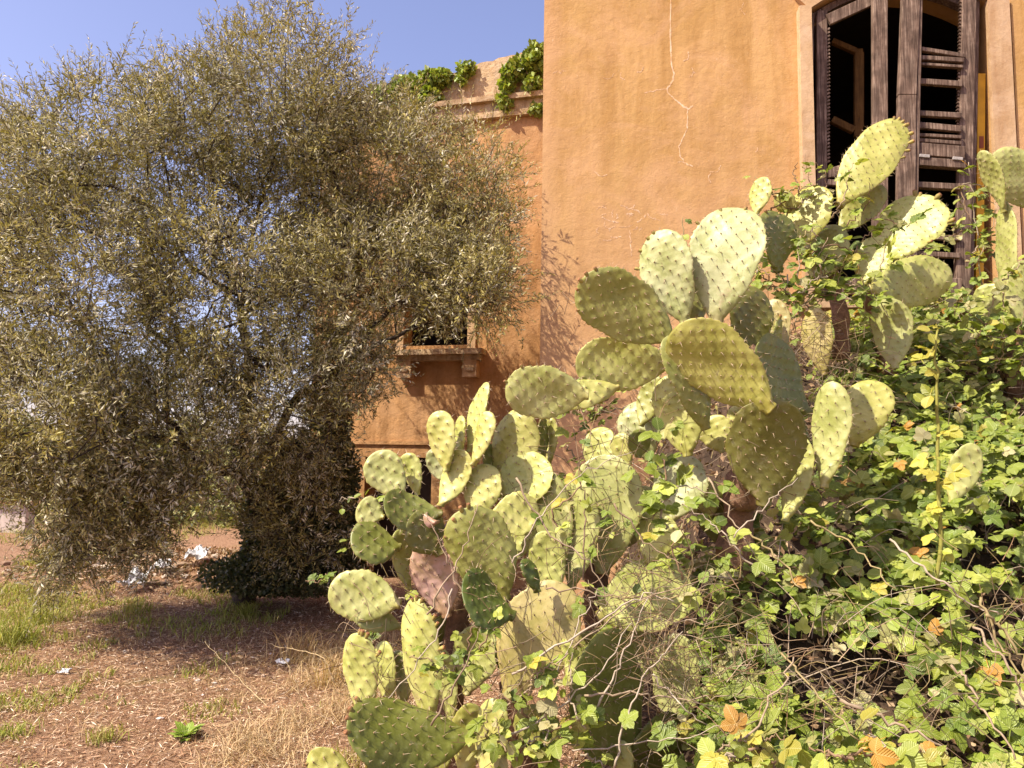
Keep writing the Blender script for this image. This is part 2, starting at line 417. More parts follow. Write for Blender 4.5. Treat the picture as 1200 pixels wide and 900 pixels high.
piece(Rr, 'middle_rail', wp(1066, 195), wp(1124, 199), 10 * pxm, -.13, -.06)
piece(Rr, 'lower_rail', wp(1065, 221), wp(1122, 224), 7 * pxm, -.11, -.05)
piece(Rr, 'thin_stile', wp(1063, 190), wp(1063, 222), 4.5 * pxm, -.13, -.08)
piece(Rr, 'bottom_rail', wp(1064, 338), wp(1120, 340), 20 * pxm, -.12, -.06)
for y in (262, 280, 300): piece(Rr, 'louvre_slat', wp(1064, y), wp(1120, y + 3), 6 * pxm, -.10, -.06)
notches(Rr, 1125, 1121, -10, 160, -1, -.06)
for x in (1076, 1114): piece(Rr, 'hinge', wp(x - 6, 189.5 + (x - 1076) * .08), wp(x + 6, 190.5 + (x - 1076) * .08), 4 * pxm, -.142, -.13, m=M_IRON)
# yellow board edge beside the right leaf and ochre casement in the dark room
yb = MB(); WR.bar(yb, wp(1152.5, 84), wp(1150, 350), 8.5 * pxm, .03, .07); yb.build('yellow_board', M_YELLOW, villa, label='bright yellow painted board behind the right shutter')
yb = MB(); WR.bar(yb, wp(1152, 158), wp(1152, 172), 5 * pxm, .026, .030); yb.build('red_patch', M_RED, villa)
ca = bpy.data.objects.new('casement', None); link(ca, villa, WR.pt(um, .5, 4.3)); ca['label'] = 'ochre inner casement standing open in the dark room'
for (xa, ya, xb, yb_, w_) in ((1006, 58, 1006, 160, 10), (975, 140, 1001, 153, 9), (975, 48, 1003, 60, 7), (1011, 62, 1011, 150, 2)):
    piece(ca, 'casement_bar', wp(xa, ya, .4), wp(xb, yb_, .4), w_ * pxm, .38, .43, m=M_YWOOD)

# pale repaired crack and scratches on the plaster
def ribbon(mb, pts, wd, d=-.0013, jit=.6):
    q = np.array([WR.hit(*p) for p in pts]); q = curve(np.c_[q, np.zeros(len(q))], 7)[:, :2]; q[1:-1] += rng.normal(0, .004, q[1:-1].shape)
    for a, b in zip(q[:-1], q[1:]):
        if np.linalg.norm(b - a) > 1e-5: WR.bar(mb, a, b, wd * rng.uniform(1 - jit, 1 + jit) * pxm, d * rng.uniform(.6, 1.4), .004)
mb = MB()
ribbon(mb, [(786, -5), (786, 60), (790, 90), (782, 106), (795, 120), (806, 127), (812, 124)], 1.5)
ribbon(mb, [(806, 127), (805, 150), (796, 172), (800, 188), (812, 195)], 1.1); ribbon(mb, [(782, 104), (768, 106), (755, 109)], .8)
ribbon(mb, [(740, 300), (739, 285), (738, 270)], .9)
for k in range(26):
    cx, cy = 733 + rng.normal(0, 17), 257 + rng.normal(0, 9); r0 = rng.uniform(6, 22); a0 = rng.uniform(0, 6.28); 
    ribbon(mb, [(cx + r0 * math.cos(a0 + t) * 1.1, cy + r0 * .6 * math.sin(a0 + t)) for t in np.linspace(0, rng.uniform(.5, 1.3), 4)], rng.uniform(.25, .7))
for k in range(16):
    cx, cy = rng.uniform(645, 925), rng.uniform(5, 300); l = rng.uniform(2, 9); a0 = rng.uniform(0, 6.28)
    ribbon(mb, [(cx, cy), (cx + l * math.cos(a0), cy + l * math.sin(a0)), (cx + l * 1.7 * math.cos(a0 + .5), cy + l * 1.7 * math.sin(a0 + .5))], rng.uniform(.3, .7))
mb.build('repaired_crack', M_MARK, villa, stuff=True, label='pale filled crack and scratches running down the ochre plaster')

# recessed wing behind the olive tree
B0 = np.array([P(632, 300, 9.7).x + .12, 9.7, 0.0]); WB = Wall(B0, R(15))
def bp(px, py, d=0): return np.array(WB.hit(px, py, d))
ul = bp(372, 300)[0]; zt = bp(560, 90)[1]; zc1 = bp(620, 112)[1]; zc0 = bp(620, 132)[1]
wu0, wu1 = bp(470, 380)[0], bp(553, 380)[0]; wz0 = bp(540, 404)[1]; wz1 = bp(540, 240)[1]
nz1 = bp(470, 536)[1]; nu0, nu1 = bp(428, 540)[0], bp(506, 540)[0]
mb = MB(); T = .4
WB.box(mb, ul, wu0, 0, T, nz1, zc0); WB.box(mb, wu1, 1.6, 0, T, nz1, zc0); WB.box(mb, wu0, wu1, 0, T, nz1, wz0); WB.box(mb, wu0, wu1, 0, T, wz1, zc0)
WB.box(mb, ul, nu0, 0, T, -.4, nz1); WB.box(mb, nu1, 1.6, 0, T, -.4, nz1)
WB.box(mb, ul + .003, ul + T, T, 7, -.4, zc0); WB.box(mb, ul + T, 1.6, 6.6, 7, -.4, zc0)
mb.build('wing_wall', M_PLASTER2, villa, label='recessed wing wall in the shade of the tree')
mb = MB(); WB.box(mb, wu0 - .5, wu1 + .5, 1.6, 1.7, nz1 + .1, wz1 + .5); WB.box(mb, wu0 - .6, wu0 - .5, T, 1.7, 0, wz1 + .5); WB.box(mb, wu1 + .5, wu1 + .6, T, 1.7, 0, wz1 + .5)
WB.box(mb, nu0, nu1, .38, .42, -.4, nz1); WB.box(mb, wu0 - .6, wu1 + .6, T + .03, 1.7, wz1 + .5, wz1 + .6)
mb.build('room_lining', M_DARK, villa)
# parapet of uneven height, cornice in two courses
mb = MB(); us = np.linspace(ul, 1.6, 60); zz = [bp(*((560 + (u * 0)), 90))[1] for u in us]
ptop = []
for u in us:
    q = WB.pt(u, 0, 5); px = to_px([q])[0, 0]
    py = np.interp(px, [372, 450, 530, 560, 600, 640, 700], [118, 100, 84, 73, 62, 50, 42])
    ptop.append(WB.hit(px, py)[1] + rng.normal(0, .012))
for k in range(59):
    hexa(mb, [WB.pt(us[k + a], d, (ptop[k + a] if h else zc1)) for h in (0, 1) for (a, d) in ((0, .03), (1, .03), (1, .33), (0, .33))])
mb.build('parapet', M_PARAPET, villa, label='crumbling parapet along the roof edge of the wing')
mb = MB(); WB.box(mb, ul - .1, 1.6, -.12, .42, zc1 - .07, zc1); mb.build('cornice', M_PARAPET, villa)
mb = MB(); WB.box(mb, ul - .04, 1.6, -.05, .42, zc0 + .0, zc1 - .07); mb.build('cornice', M_PARAPET, villa)
mb = MB(); WB.box(mb, ul - .06, 1.6, -.08, .42, zc0 - .05, zc0); mb.build('cornice', M_PARAPET, villa)
mb = MB(); WB.box(mb, ul, 1.6, .42, 7, zc0, zc0 + .1); mb.build('flat_roof', M_PARAPET, villa)
# window of the wing with sill and brackets
s0 = bp(466, 413)[0]; s1 = bp(570, 413)[0]; sz = bp(540, 411)[1]; bw = bp(541, 413)[0] - bp(540, 413)[0]
mb = MB(); WB.box(mb, s0, s1, -.22, 0, sz - .07, sz); mb.build('wing_sill', M_PARAPET, villa, label='weathered stone sill on brackets under the wing window')
mb = MB(); WB.box(mb, s0 + .05, s1 - .05, -.15, 0, sz - .14, sz - .07); mb.build('wing_sill', M_PARAPET, villa)
for pxb in (554, 478):
    c = bp(pxb, 430)[0]; mb = MB(); WB.box(mb, c - 8 * bw, c + 8 * bw, -.14, 0, sz - .36, sz - .14); bo = mb.build('sill_bracket', M_STONE, villa)
    mb = MB(); WB.box(mb, c - 5 * bw, c + 5 * bw, -.155, -.14, sz - .28, sz - .24); mb.build('bracket_moulding', M_PARAPET, bo)
mb = MB(); WB.box(mb, wu1 - .05, wu1 + .06, -.03, .0, sz, wz1 + .1); mb.build('wing_window_surround', M_STONE, villa)
mb = MB(); WB.box(mb, wu0 - .06, wu0 + .05, -.03, .0, sz, wz1 + .1); mb.build('wing_window_surround', M_STONE, villa)
mb = MB(); WB.box(mb, ul, 1.6, -.03, 0, bp(470, 521)[1], bp(470, 517)[1]); mb.build('plinth_band', M_PLASTER2, villa)

# ------------------------------------------------------------------ far things on the left
def leafquads(n, C, size, asp=.28, updir=None, jit=1.0):
    """n leaf shaped quads at C pointing along random directions"""
    d = rng.normal(0, 1, (n, 3)) * jit
    if updir is not None: d = d + updir
    d /= np.linalg.norm(d, axis=1)[:, None] + 1e-9
    s = np.cross(d, rng.normal(0, 1, (n, 3))); s /= np.linalg.norm(s, axis=1)[:, None] + 1e-9
    L = (size * rng.uniform(.65, 1.25, n))[:, None]; nn = np.cross(d, s)
    V = np.stack([C, C + d * L * .5 + s * L * asp * .5 + nn * L * .06, C + d * L, C + d * L * .5 - s * L * asp * .5 + nn * L * .06], 1)
    return V.reshape(-1, 3), np.arange(4 * n).reshape(-1, 4)
def cols(n, pal, var=.15, rep=4):
    pal = np.array(pal); c = pal[rng.integers(0, len(pal), n)] * rng.uniform(1 - var, 1 + var, (n, 1)); return np.repeat(c, rep, 0)

def far_tree(x, y, h, r, label, pal, n=4200):
    t = thing('tree', label, 'tree', (x, y, 0), 'far trees beyond the yard')
    mb = MB(); tube(mb, curve([(x, y, -.2), (x + .15, y, h * .3), (x - .1, y, h * .6)], 4), np.linspace(.16, .05, 9), 7)
    for k in range(5):
        a = k * 1.3; tube(mb, [(x, y, h * .3), (x + r * .35 * math.cos(a), y + r * .35 * math.sin(a), h * .5), (x + r * .65 * math.cos(a), y + r * .65 * math.sin(a), h * .72)], [.08, .05, .02], 5)
    mb.build('trunk', M_BARK, t)
    cc = rng.normal(0, .5, (16, 3)); cc /= np.maximum(1, np.linalg.norm(cc, axis=1))[:, None]
    c = cc[rng.integers(0, 16, n)] * np.array([r * .8, r * .8, h * .36]) + rng.normal(0, .18, (n, 3)) * np.array([r, r, h * .4]) + np.array([x, y, h * .62])
    c[:, 2] = np.maximum(c[:, 2], .12)
    V, Fq = leafquads(n, c, h * .05, .6); mb = MB(); mb.add(V, Fq, cols(n, pal, .3)); mb.build('crown', M_IVY, t, stuff=True)
GPAL = [(.12, .15, .04), (.20, .22, .07), (.26, .27, .09)]; YPAL = [(.30, .30, .10), (.38, .36, .14), (.24, .24, .08)]
far_tree(-13.5, 30, 3.2, 2.2, 'low rounded yellow-green tree far off beneath the olive boughs', YPAL)
far_tree(-9.6, 28, 2.6, 1.9, 'yellow-green bush tree far off just left of the olive trunk', YPAL)
far_tree(-21, 33, 3.6, 2.6, 'far green tree behind the low white wall at the left edge', GPAL)
far_tree(-17, 36, 3.0, 2.4, 'far green tree rising right of the low white wall', GPAL)
far_tree(-5.9, 17.5, 1.5, 1.3, 'pale yellow-green bush behind the rubble heap, seen left of the trunk', YPAL)
far_tree(-8.6, 19, 1.6, 1.5, 'pale green bush behind the low hanging boughs of the olive', YPAL)
far_tree(-6.0, 31, 2.8, 2.0, 'farthest right of the distant trees, half behind the villa wing', GPAL)
# low white wall
t = thing('low_wall', 'low whitewashed garden wall with tiled coping at the far left edge of the yard', 'wall', (-11.5, 15.6, 0))
mb = MB(); hexa(mb, [(-13.6, 15.6, -.1), (-9.65, 15.6, -.1), (-9.65, 15.9, -.1), (-13.6, 15.9, -.1), (-13.6, 15.6, .56), (-9.65, 15.6, .56), (-9.65, 15.9, .56), (-13.6, 15.9, .56)])
mb.build('wall', M_WHITEWALL, t)
for k in range(16):
    x0 = -13.6 + k * .247; mb = MB(); z = .56 + rng.uniform(.0, .012)
    hexa(mb, [(x0, 15.52, z), (x0 + .24, 15.52, z), (x0 + .24, 15.98, z), (x0, 15.98, z), (x0 + .01, 15.54, z + .045), (x0 + .23, 15.54, z + .045), (x0 + .23, 15.96, z + .045), (x0 + .01, 15.96, z + .045)])
    mb.build('coping_tile', M_TILE, t)
C = np.stack([rng.uniform(-30, -3.5, 16000), 19 + rng.normal(0, .7, 16000) + 1.0 * np.sin(np.arange(16000)), rng.random(16000)], 1)
C[:, 2] *= 1.0 + .45 * fbm(C[:, 0] * .6, C[:, 0] * .2, 61); C = C[C[:, 2] > 0]; V, Fq = leafquads(len(C), C, .17, .5); mb = MB(); mb.add(V, Fq, cols(len(C), YPAL + GPAL, .3))
tag(mb.build('scrub', M_IVY), 'yellow-green scrub growing in a band across the far side of the yard', 'scrub', kind='stuff')

# ------------------------------------------------------------------ the olive tree
def olive():
    base = Pn(285, 700, 8.3); base[2] = float(ground_h(base[0], base[1])) - .1
    t = thing('olive_tree', 'large bushy olive tree with grey-green leaves and dark trunk in front of the recessed wing', 'tree', base)
    nodes = []; par = []; kind = []
    def add_path(pts, parent):
        for q in pts:
            nodes.append(np.array(q)); par.append(parent); parent = len(nodes) - 1
        return parent
    j0 = add_path([base, Pn(288, 660, 8.3), Pn(296, 620, 8.25), Pn(300, 580, 8.2), Pn(285, 556, 8.15)], -1)
    def limb(px, start):
        c = curve([nodes[start]] + [Pn(*p) for p in px], 5); return add_path(c[1:], start)
    l1 = limb([(258, 548, 7.9), (215, 520, 7.5), (205, 500, 7.3), (135, 445, 7.0), (95, 380, 6.8), (60, 300, 6.7)], j0)
    l2 = limb([(285, 520, 8.0), (290, 440, 7.8), (285, 350, 7.6), (300, 260, 7.4), (330, 150, 7.3), (335, 60, 7.3)], j0)
    l3 = limb([(320, 520, 8.3), (345, 470, 8.2), (400, 430, 8.0), (460, 350, 7.8), (500, 260, 7.6), (505, 180, 7.6)], j0)
    l4 = limb([(285, 350, 7.6), (215, 300, 7.3), (195, 200, 7.1), (170, 120, 7.0)], l2 - 15)
    l5 = limb([(200, 330, 8.2), (190, 300, 8.4), (160, 220, 8.4), (150, 120, 8.3)], l1 - 14)
    l6 = limb([(90, 470, 6.7), (30, 500, 6.5), (-30, 540, 6.5)], l1 - 12)
    l7 = limb([(430, 410, 7.2), (520, 370, 6.9), (590, 330, 6.7)], l3 - 17)
    l8 = limb([(390, 300, 7.8), (420, 180, 7.9), (400, 90, 8.0)], l2 - 16)
    nskel = len(nodes)
    E = [(325, 120, 105, 115, 7.4, 1.1, 120), (218, 135, 72, 75, 7.3, 1.1, 60), (110, 170, 105, 92, 7.2, 1.2, 100), (15, 212, 88, 92, 7.0, 1.2, 50), (-60, 330, 130, 180, 6.8, 1.3, 90),
         (90, 330, 150, 130, 6.9, 1.5, 150), (50, 480, 130, 120, 6.6, 1.2, 130), (40, 590, 100, 62, 6.7, .9, 75), (130, 620, 70, 55, 6.8, .7, 40), (250, 330, 130, 150, 7.3, 1.6, 170), (385, 130, 65, 70, 7.5, .9, 45),
         (440, 190, 95, 95, 7.6, 1.1, 95), (535, 215, 65, 75, 7.5, .9, 55), (528, 315, 62, 58, 7.1, .9, 60), (430, 330, 110, 110, 7.3, 1.3, 130), (410, 425, 58, 50, 7.3, .9, 40), (195, 500, 120, 80, 6.9, 1.1, 95),
         (562, 335, 40, 45, 6.45, .4, 26), (572, 262, 30, 40, 6.9, .3, 12), (380, 270, 90, 90, 8.7, .6, 90), (450, 325, 70, 50, 8.8, .5, 50), (290, 270, 85, 110, 7.7, 1.0, 80),
         (330, 470, 100, 80, 7.2, 1.2, 80), (190, 580, 75, 45, 7.0, .8, 35), (345, 600, 60, 60, 7.6, .7, 45), (75, 655, 40, 25, 6.7, .4, 14)]
    T = []; O = []
    for (cx, cy, rx, ry, D, dr, n) in E:
        k = 0
        while k < n:
            v = rng.normal(0, 1, 3); v /= np.linalg.norm(v); v *= rng.uniform(.25, 1) ** .45
            px, py, dd = cx + v[0] * rx * .93, cy + v[1] * ry * .93, D + v[2] * dr
            q = Pn(px, py, dd)
            if q[2] < .35: continue
            if (q - WB.o) @ WB.d > -.15 and q[0] > -3.2: continue
            if (q - WR.o) @ WR.d > -.25 and q[0] > .05: continue
            gap = False
            if 445 < px < 575 and py > 372 + 14 * math.sin(px * .09): continue
            for (gx_, gy_, gr) in ((130, 360, 22), (305, 260, 20), (165, 310, 14), (135, 135, 12), (50, 385, 14), (215, 440, 10), (250, 30, 12), (205, 235, 12), (400, 90, 8), (160, 395, 16), (232, 615, 34), (14, 622, 42), (290, 300, 10), (75, 400, 12)):
                if (px - gx_) ** 2 + (py - gy_) ** 2 < gr * gr * 1.25: gap = True
            if gap: continue
            T.append(q); O.append(v); k += 1
    T = np.array(T); O = np.array(O)
    order = np.argsort(np.linalg.norm(T - np.array(nodes[j0]), axis=1))
    for k in order:
        q = T[k]; N = np.array(nodes[5:]); dist = np.linalg.norm(N - q, axis=1)
        rr = np.linalg.norm(N - nodes[j0], axis=1); cost = dist + .25 * rr
        i = int(np.argmin(cost)) + 5; a = nodes[i]; L = np.linalg.norm(q - a)
        m = max(1, int(L / .28)); mid = rng.normal(0, .08 * L, 3) + np.array([0, 0, .10 * L]); p = i
        for s in range(1, m + 1):
            f = s / m; nodes.append(a + (q - a) * f + mid * math.sin(f * math.pi)); par.append(p); p = len(nodes) - 1
        kind.append((p, O[k]))
    n = len(nodes); load = np.zeros(n); ch = [[] for _ in range(n)]
    for i in range(n - 1, -1, -1):
        if load[i] == 0: load[i] = 1
        if par[i] >= 0: load[par[i]] += load[i]; ch[par[i]].append(i)
    rad = .0042 * load ** .47
    rad = np.minimum(rad, .17)
    N = np.array(nodes); done = np.zeros(n, bool); mt = MB(); ml = None
    # chains
    limbs = []
    stack = [(0, -1)]
    while stack:
        s, p = stack.pop(); path = ([p] if p >= 0 else []) + [s]; c = s
        while ch[c]:
            k = sorted(ch[c], key=lambda q: -load[q]); 
            for q in k[1:]: stack.append((q, c))
            c = k[0]; path.append(c)
        limbs.append(path)
    limbs.sort(key=lambda p: -load[p[1] if len(p) > 1 else p[0]])
    small = MB()
    for k, path in enumerate(limbs):
        r = rad[path].copy(); 
        if len(path) > 1: r[0] = min(r[0], r[1] * 1.15)
        if len(path) < 2: continue
        m_ = MB() if k < 26 else small
        pp = N[path]
        if k < 26: 
            if k == 0: r[:3] *= [1.5, 1.2, 1.05]
            pp = pp.copy(); pp[1:-1] += rng.normal(0, .012, pp[1:-1].shape)
        tube(m_, pp, r, 9 if k < 26 else 4, cap=False)
        if k < 26: m_.build('trunk' if k == 0 else 'limb', M_BARK, t, smooth=True)
    # shoots with leaves
    V = []; CC = []; tw = []
    UPC = np.array([(.35, .30, .085), (.42, .36, .11), (.27, .235, .085), (.48, .42, .22), (.62, .57, .42), (.38, .34, .20)])
    for (i, o) in kind:
        q = N[i]; out = np.array([o[0], o[2], -o[1] * .8]); low = o[1] > .3
        ns = rng.integers(10, 15)
        clump = rng.uniform(.7, 1.15); pal = UPC[rng.integers(0, 6, 3)]
        for s in range(ns):
            d = out * .55 + rng.normal(0, .6, 3) + np.array([0, 0, .45 if not low else -.15]); d /= np.linalg.norm(d)
            L = rng.uniform(.16, .40); m = int(L / .019); f = (np.arange(m) + .6) / m
            st = q + rng.normal(0, .11, 3); bend = np.array([0, 0, -.12 * L]) if rng.random() < .7 else np.array([0, 0, .05])
            pt = st + np.outer(f, d) * L + np.outer(f * f, bend)
            tw.append((st, pt[m // 2], pt[-1]))
            rd = np.cross(d, rng.normal(0, 1, (m, 3))); rd /= np.linalg.norm(rd, axis=1)[:, None]
            ld = d * .75 + rd * .8 + rng.normal(0, .15, (m, 3)); ld /= np.linalg.norm(ld, axis=1)[:, None]
            sd_ = np.cross(ld, d + rng.normal(0, .5, (m, 3))); sd_ /= np.linalg.norm(sd_, axis=1)[:, None] + 1e-9
            l = (rng.uniform(.042, .078, m) * (1 - .35 * f))[:, None]; w_ = l * .125
            nn = np.cross(ld, sd_) * l * .05
            V.append(np.stack([pt, pt + ld * l * .5 + sd_ * w_ + nn, pt + ld * l, pt + ld * l * .5 - sd_ * w_ + nn], 1).reshape(-1, 3))
            c = pal[rng.integers(0, 3, m)] * rng.uniform(.7, 1.3, (m, 1)) * clump
            CC.append(np.repeat(c, 4, 0))
    V = np.concatenate(V); CC = np.concatenate(CC); print('olive leaves', len(V) // 4)
    mb = MB(); mb.add(V, np.arange(len(V)).reshape(-1, 4), CC); mb.build('leaves', M_OLIVE, t, stuff=True)
    tw = np.array(tw); nT = len(tw); vs_ = []                           # thin twigs as three-sided slivers
    for k in range(2):
        a, b = tw[:, k], tw[:, k + 1]; s = np.cross(b - a, np.array([0, 1., .2])); s /= np.linalg.norm(s, axis=1)[:, None] + 1e-9; s2 = np.cross(s, b - a); s2 /= np.linalg.norm(s2, axis=1)[:, None] + 1e-9
        r0, r1 = (.0024, .0018) if k == 0 else (.0018, .001)
        ring = [s, -.5 * s + .87 * s2, -.5 * s - .87 * s2]
        vs_.append(np.stack([a + e * r0 for e in ring] + [b + e * r1 for e in ring], 1))
    Vt = np.concatenate(vs_).reshape(-1, 3); b_ = np.arange(2 * nT)[:, None] * 6
    Ft = np.concatenate([b_ + np.array([[i, (i + 1) % 3, 3 + (i + 1) % 3, 3 + i]]) for i in range(3)])
    small.add(Vt, Ft); small.build('twigs', M_BARK, t, stuff=True)
olive()

# dark ivy bush round the trunk, ivy on the parapet
def ivy_mass(name, label, cat, blobs, n, size, pal, stems, group=None, asp=.85, up=None, keep=None):
    C = []
    tot = sum(b[-1] for b in blobs)
    for (c, r, wgt) in blobs:
        m = int(n * wgt / tot); v = rng.normal(0, 1, (m, 3)); v /= np.linalg.norm(v, axis=1)[:, None]; v *= rng.uniform(.1, 1, (m, 1)) ** .4
        C.append(np.array(c) + v * np.array(r))
    C = np.concatenate(C)
    if keep is not None: C = C[keep(C)]
    n = len(C); t = thing(name, label, cat, C.mean(0) * [1, 1, 0] + [0, 0, C[:, 2].min()], group)
    V, Fq = leafquads(n, C, size, asp, up); mb = MB(); mb.add(V, Fq, cols(n, pal, .3)); mb.build('leaves', M_IVY, t, stuff=True)
    for s in stems:
        mb = MB(); c = curve(s, 6, .008); tube(mb, c, np.linspace(.012, .004, len(c)), 5, (.28, .2, .13)); mb.build('stem', M_TWIG, t)
    return t
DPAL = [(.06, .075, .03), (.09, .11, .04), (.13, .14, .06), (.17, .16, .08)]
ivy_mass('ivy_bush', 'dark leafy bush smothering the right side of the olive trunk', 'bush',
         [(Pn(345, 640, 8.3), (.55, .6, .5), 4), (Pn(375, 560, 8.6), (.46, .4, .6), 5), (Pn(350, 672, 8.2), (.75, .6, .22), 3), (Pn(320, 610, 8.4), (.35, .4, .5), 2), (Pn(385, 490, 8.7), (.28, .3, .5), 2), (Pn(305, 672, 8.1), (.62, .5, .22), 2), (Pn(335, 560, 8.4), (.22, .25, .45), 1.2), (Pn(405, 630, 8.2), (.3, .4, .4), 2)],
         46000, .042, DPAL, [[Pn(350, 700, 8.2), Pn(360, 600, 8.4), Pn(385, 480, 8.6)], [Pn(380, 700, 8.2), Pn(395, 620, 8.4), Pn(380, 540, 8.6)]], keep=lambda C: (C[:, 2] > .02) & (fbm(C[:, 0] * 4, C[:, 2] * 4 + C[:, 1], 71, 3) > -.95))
IPAL = [(.20, .27, .04), (.30, .38, .06), (.38, .44, .09), (.14, .18, .04)]
fr = lambda C: ((C - WB.o) @ WB.d < .33)
def wbp(px, py, d): u, z = WB.hit(px, py, d); return WB.pt(u, d, z)
ivy_mass('ivy', 'green ivy hanging over the parapet against the corner of the ochre wall', 'ivy',
         [(wbp(628, 68, -.08), (.16, .13, .22), 3), (wbp(608, 80, -.08), (.2, .13, .16), 3), (wbp(595, 95, -.1), (.09, .08, .2), 2), (wbp(590, 118, -.12), (.09, .08, .14), 1), (wbp(625, 100, -.1), (.14, .1, .12), 1), (wbp(632, 128, -.1), (.14, .08, .05), 1)],
         1700, .075, IPAL, [[wbp(596, 128, -.1), wbp(600, 100, -.1), wbp(625, 60, -.08)], [wbp(626, 105, -.1), wbp(618, 85, -.1), wbp(612, 72, -.05)]])
ivy_mass('ivy', 'small tuft of ivy on top of the parapet, left of the larger one', 'ivy',
         [(wbp(546, 82, 0), (.13, .15, .09), 3), (wbp(542, 92, -.06), (.07, .06, .12), 1)], 420, .07, IPAL, [[wbp(544, 100, -.05), wbp(546, 86, -.03), wbp(550, 78, .05)]])
ivy_mass('ivy', 'long ivy mat draped over the parapet where the olive crown meets it', 'ivy',
         [(wbp(510, 93, -.02), (.28, .16, .13), 4), (wbp(480, 104, -.04), (.3, .16, .16), 4), (wbp(500, 115, -.08), (.22, .08, .22), 3), (wbp(450, 115, -.05), (.3, .14, .2), 3), (wbp(470, 150, -.08), (.26, .08, .35), 3)],
         3400, .075, IPAL, [[wbp(495, 150, -.06), wbp(500, 120, -.07), wbp(512, 92, -.03)], [wbp(470, 170, -.06), wbp(475, 130, -.06), wbp(480, 100, -.03)]])

# ------------------------------------------------------------------ prickly pears
TONE = dict(pale=(.44, .44, .135), white=(.40, .41, .20), yellow=(.43, .41, .125), green=(.29, .29, .075), grey=(.38, .385, .135), dark=(.17, .18, .035),  # dark: shaded pads, their shade put into the skin colour
            deep=(.095, .125, .02), brown=(.17, .16, .03), tan=(.38, .31, .12), pink=(.50, .31, .24), olive=(.38, .36, .09))  # brown: old brownish pads, and a shaded one with its shade in the colour
def pad(parent, b, tpt, wpx, D, rot=0, lean=0, tone='pale', buds=None, dt=None, label=None, sp=1.0, thick=None, seed=0, blunt=0.0):
    """one cactus pad from base b to tip tpt (photo positions), apparent width wpx, at distance D.
       rot: turned about its own axis (+ faces left), lean: tip towards the viewer"""
    r = np.random.default_rng(int(b[0] * 7 + b[1] * 13 + tpt[0]))
    Bp = Pn(b[0], b[1], D); Lg = np.linalg.norm(Pn(tpt[0], tpt[1], D) - Bp)
    Tp = Pn(tpt[0], tpt[1], D - Lg * math.tan(R(lean)) if dt is None else dt)
    L = np.linalg.norm(Tp - Bp); u = (Tp - Bp) / L; v = np.array(CAM) - Bp; v /= np.linalg.norm(v)
    n0 = v - u * (v @ u); n0 /= np.linalg.norm(n0); w0 = np.cross(u, n0)          # right-hand side seen from the camera when u is up
    c, s_ = math.cos(R(rot)), math.sin(R(rot)); nn = n0 * c - w0 * s_; ww = w0 * c + n0 * s_
    W = wpx / F_PX * D / max(.3, c); th = thick or (.026 + .018 * L)
    nr, nc = 58, 28
    t = np.linspace(0, 1, nr) ** .9
    t = .5 - .5 * np.cos(math.pi * np.linspace(0, 1, nr)); t = .35 * t + .65 * np.linspace(0, 1, nr); t[-1] = 1
    # obovate outline
    def half(t):
        e = 1.85 - blunt
        a = np.clip(t, 0, 1)
        k = .60
        low = np.sin(np.clip(a / k, 0, 1) * math.pi / 2) ** .85 * .96 + .04
        up = np.clip(1 - np.clip((a - k) / (1 - k), 0, 1) ** 2.15, 0, 1) ** .5
        base = np.where(a < k, np.maximum(low, .20), up)
        return base * (1 + .035 * np.sin(a * 8 + ph) + .022 * np.sin(a * 19 + ph * 2))
    ph = r.uniform(0, 6.28); asy = r.normal(0, .05); cup = r.normal(0, .09); bendc = r.normal(0, .08); tw = r.normal(0, .15)
    hwid = half(t) * W / 2
    ang = np.linspace(0, 2 * math.pi, 2 * nc, endpoint=False)
    ca = np.sign(np.cos(ang)) * np.abs(np.cos(ang)) ** .8; sa = np.sign(np.sin(ang)) * np.abs(np.sin(ang)) ** 1.0
    tt, cc = np.meshgrid(t, ca, indexing='ij'); _, ss = np.meshgrid(t, sa, indexing='ij')
    tip = np.clip((1 - tt) / .10, 0, 1) ** .5; bs = .75 + .5 * np.exp(-tt / .12)
    aw = W * .5
    px_ = cc * hwid[:, None]; thk = th / 2 * tip * bs * (1 - .15 * (cc ** 2))
    dx, dy = .034, .031                                   # areole lattice (staggered)
    def lat(x, y): return np.cos(2 * math.pi * x / (2 * dx)) * np.cos(2 * math.pi * y / (2 * dy))
    x0 = r.uniform(-.01, .01); sk = r.normal(0, .15)
    bumpv = lambda x, y:  .0052 * np.maximum(0, lat(x + x0 + sk * y, y)) ** 1.4
    def surf(tv, cv, sv):
        hx = half(tv) * W / 2; x = cv * hx; y = tv * L
        tp = np.clip((1 - tv) / .10, 0, 1) ** .5; b_ = .75 + .5 * np.exp(-tv / .12)
        z = sv * th / 2 * tp * b_ * (1 - .15 * cv ** 2) + np.sign(sv) * np.minimum(np.abs(sv) * 1.5, 1) * bumpv(x, y) * tp
        edge = 1 + (1 - np.minimum(np.abs(sv) * 2.2, 1)) * .022 * np.sin(y * 2 * math.pi / .031 + ph)
        x = x * edge
        z = z + cup * x * x / W * 2 + bendc * L * (tv - .5) ** 2 * 2 + tw * x * (tv - .4) + .006 * np.sin(x * 30 + ph) * np.sin(y * 17 + ph)
        x = x + asy * W * math.sin(1) * (tv ** 2) - asy * W * .5 * tv
        return Bp + np.outer(y.ravel(), u) + np.outer(x.ravel(), ww) + np.outer(z.ravel(), nn)
    V = surf(tt, cc, ss).reshape(nr, 2 * nc, 3)
    i = np.arange(nr - 1)[:, None] * 2 * nc; j = np.arange(2 * nc)[None]; k = (j + 1) % (2 * nc)
    Fq = np.stack([i + j, i + k, i + 2 * nc + k, i + 2 * nc + j], -1).reshape(-1, 4)
    colr = np.ones((nr, 2 * nc, 3))
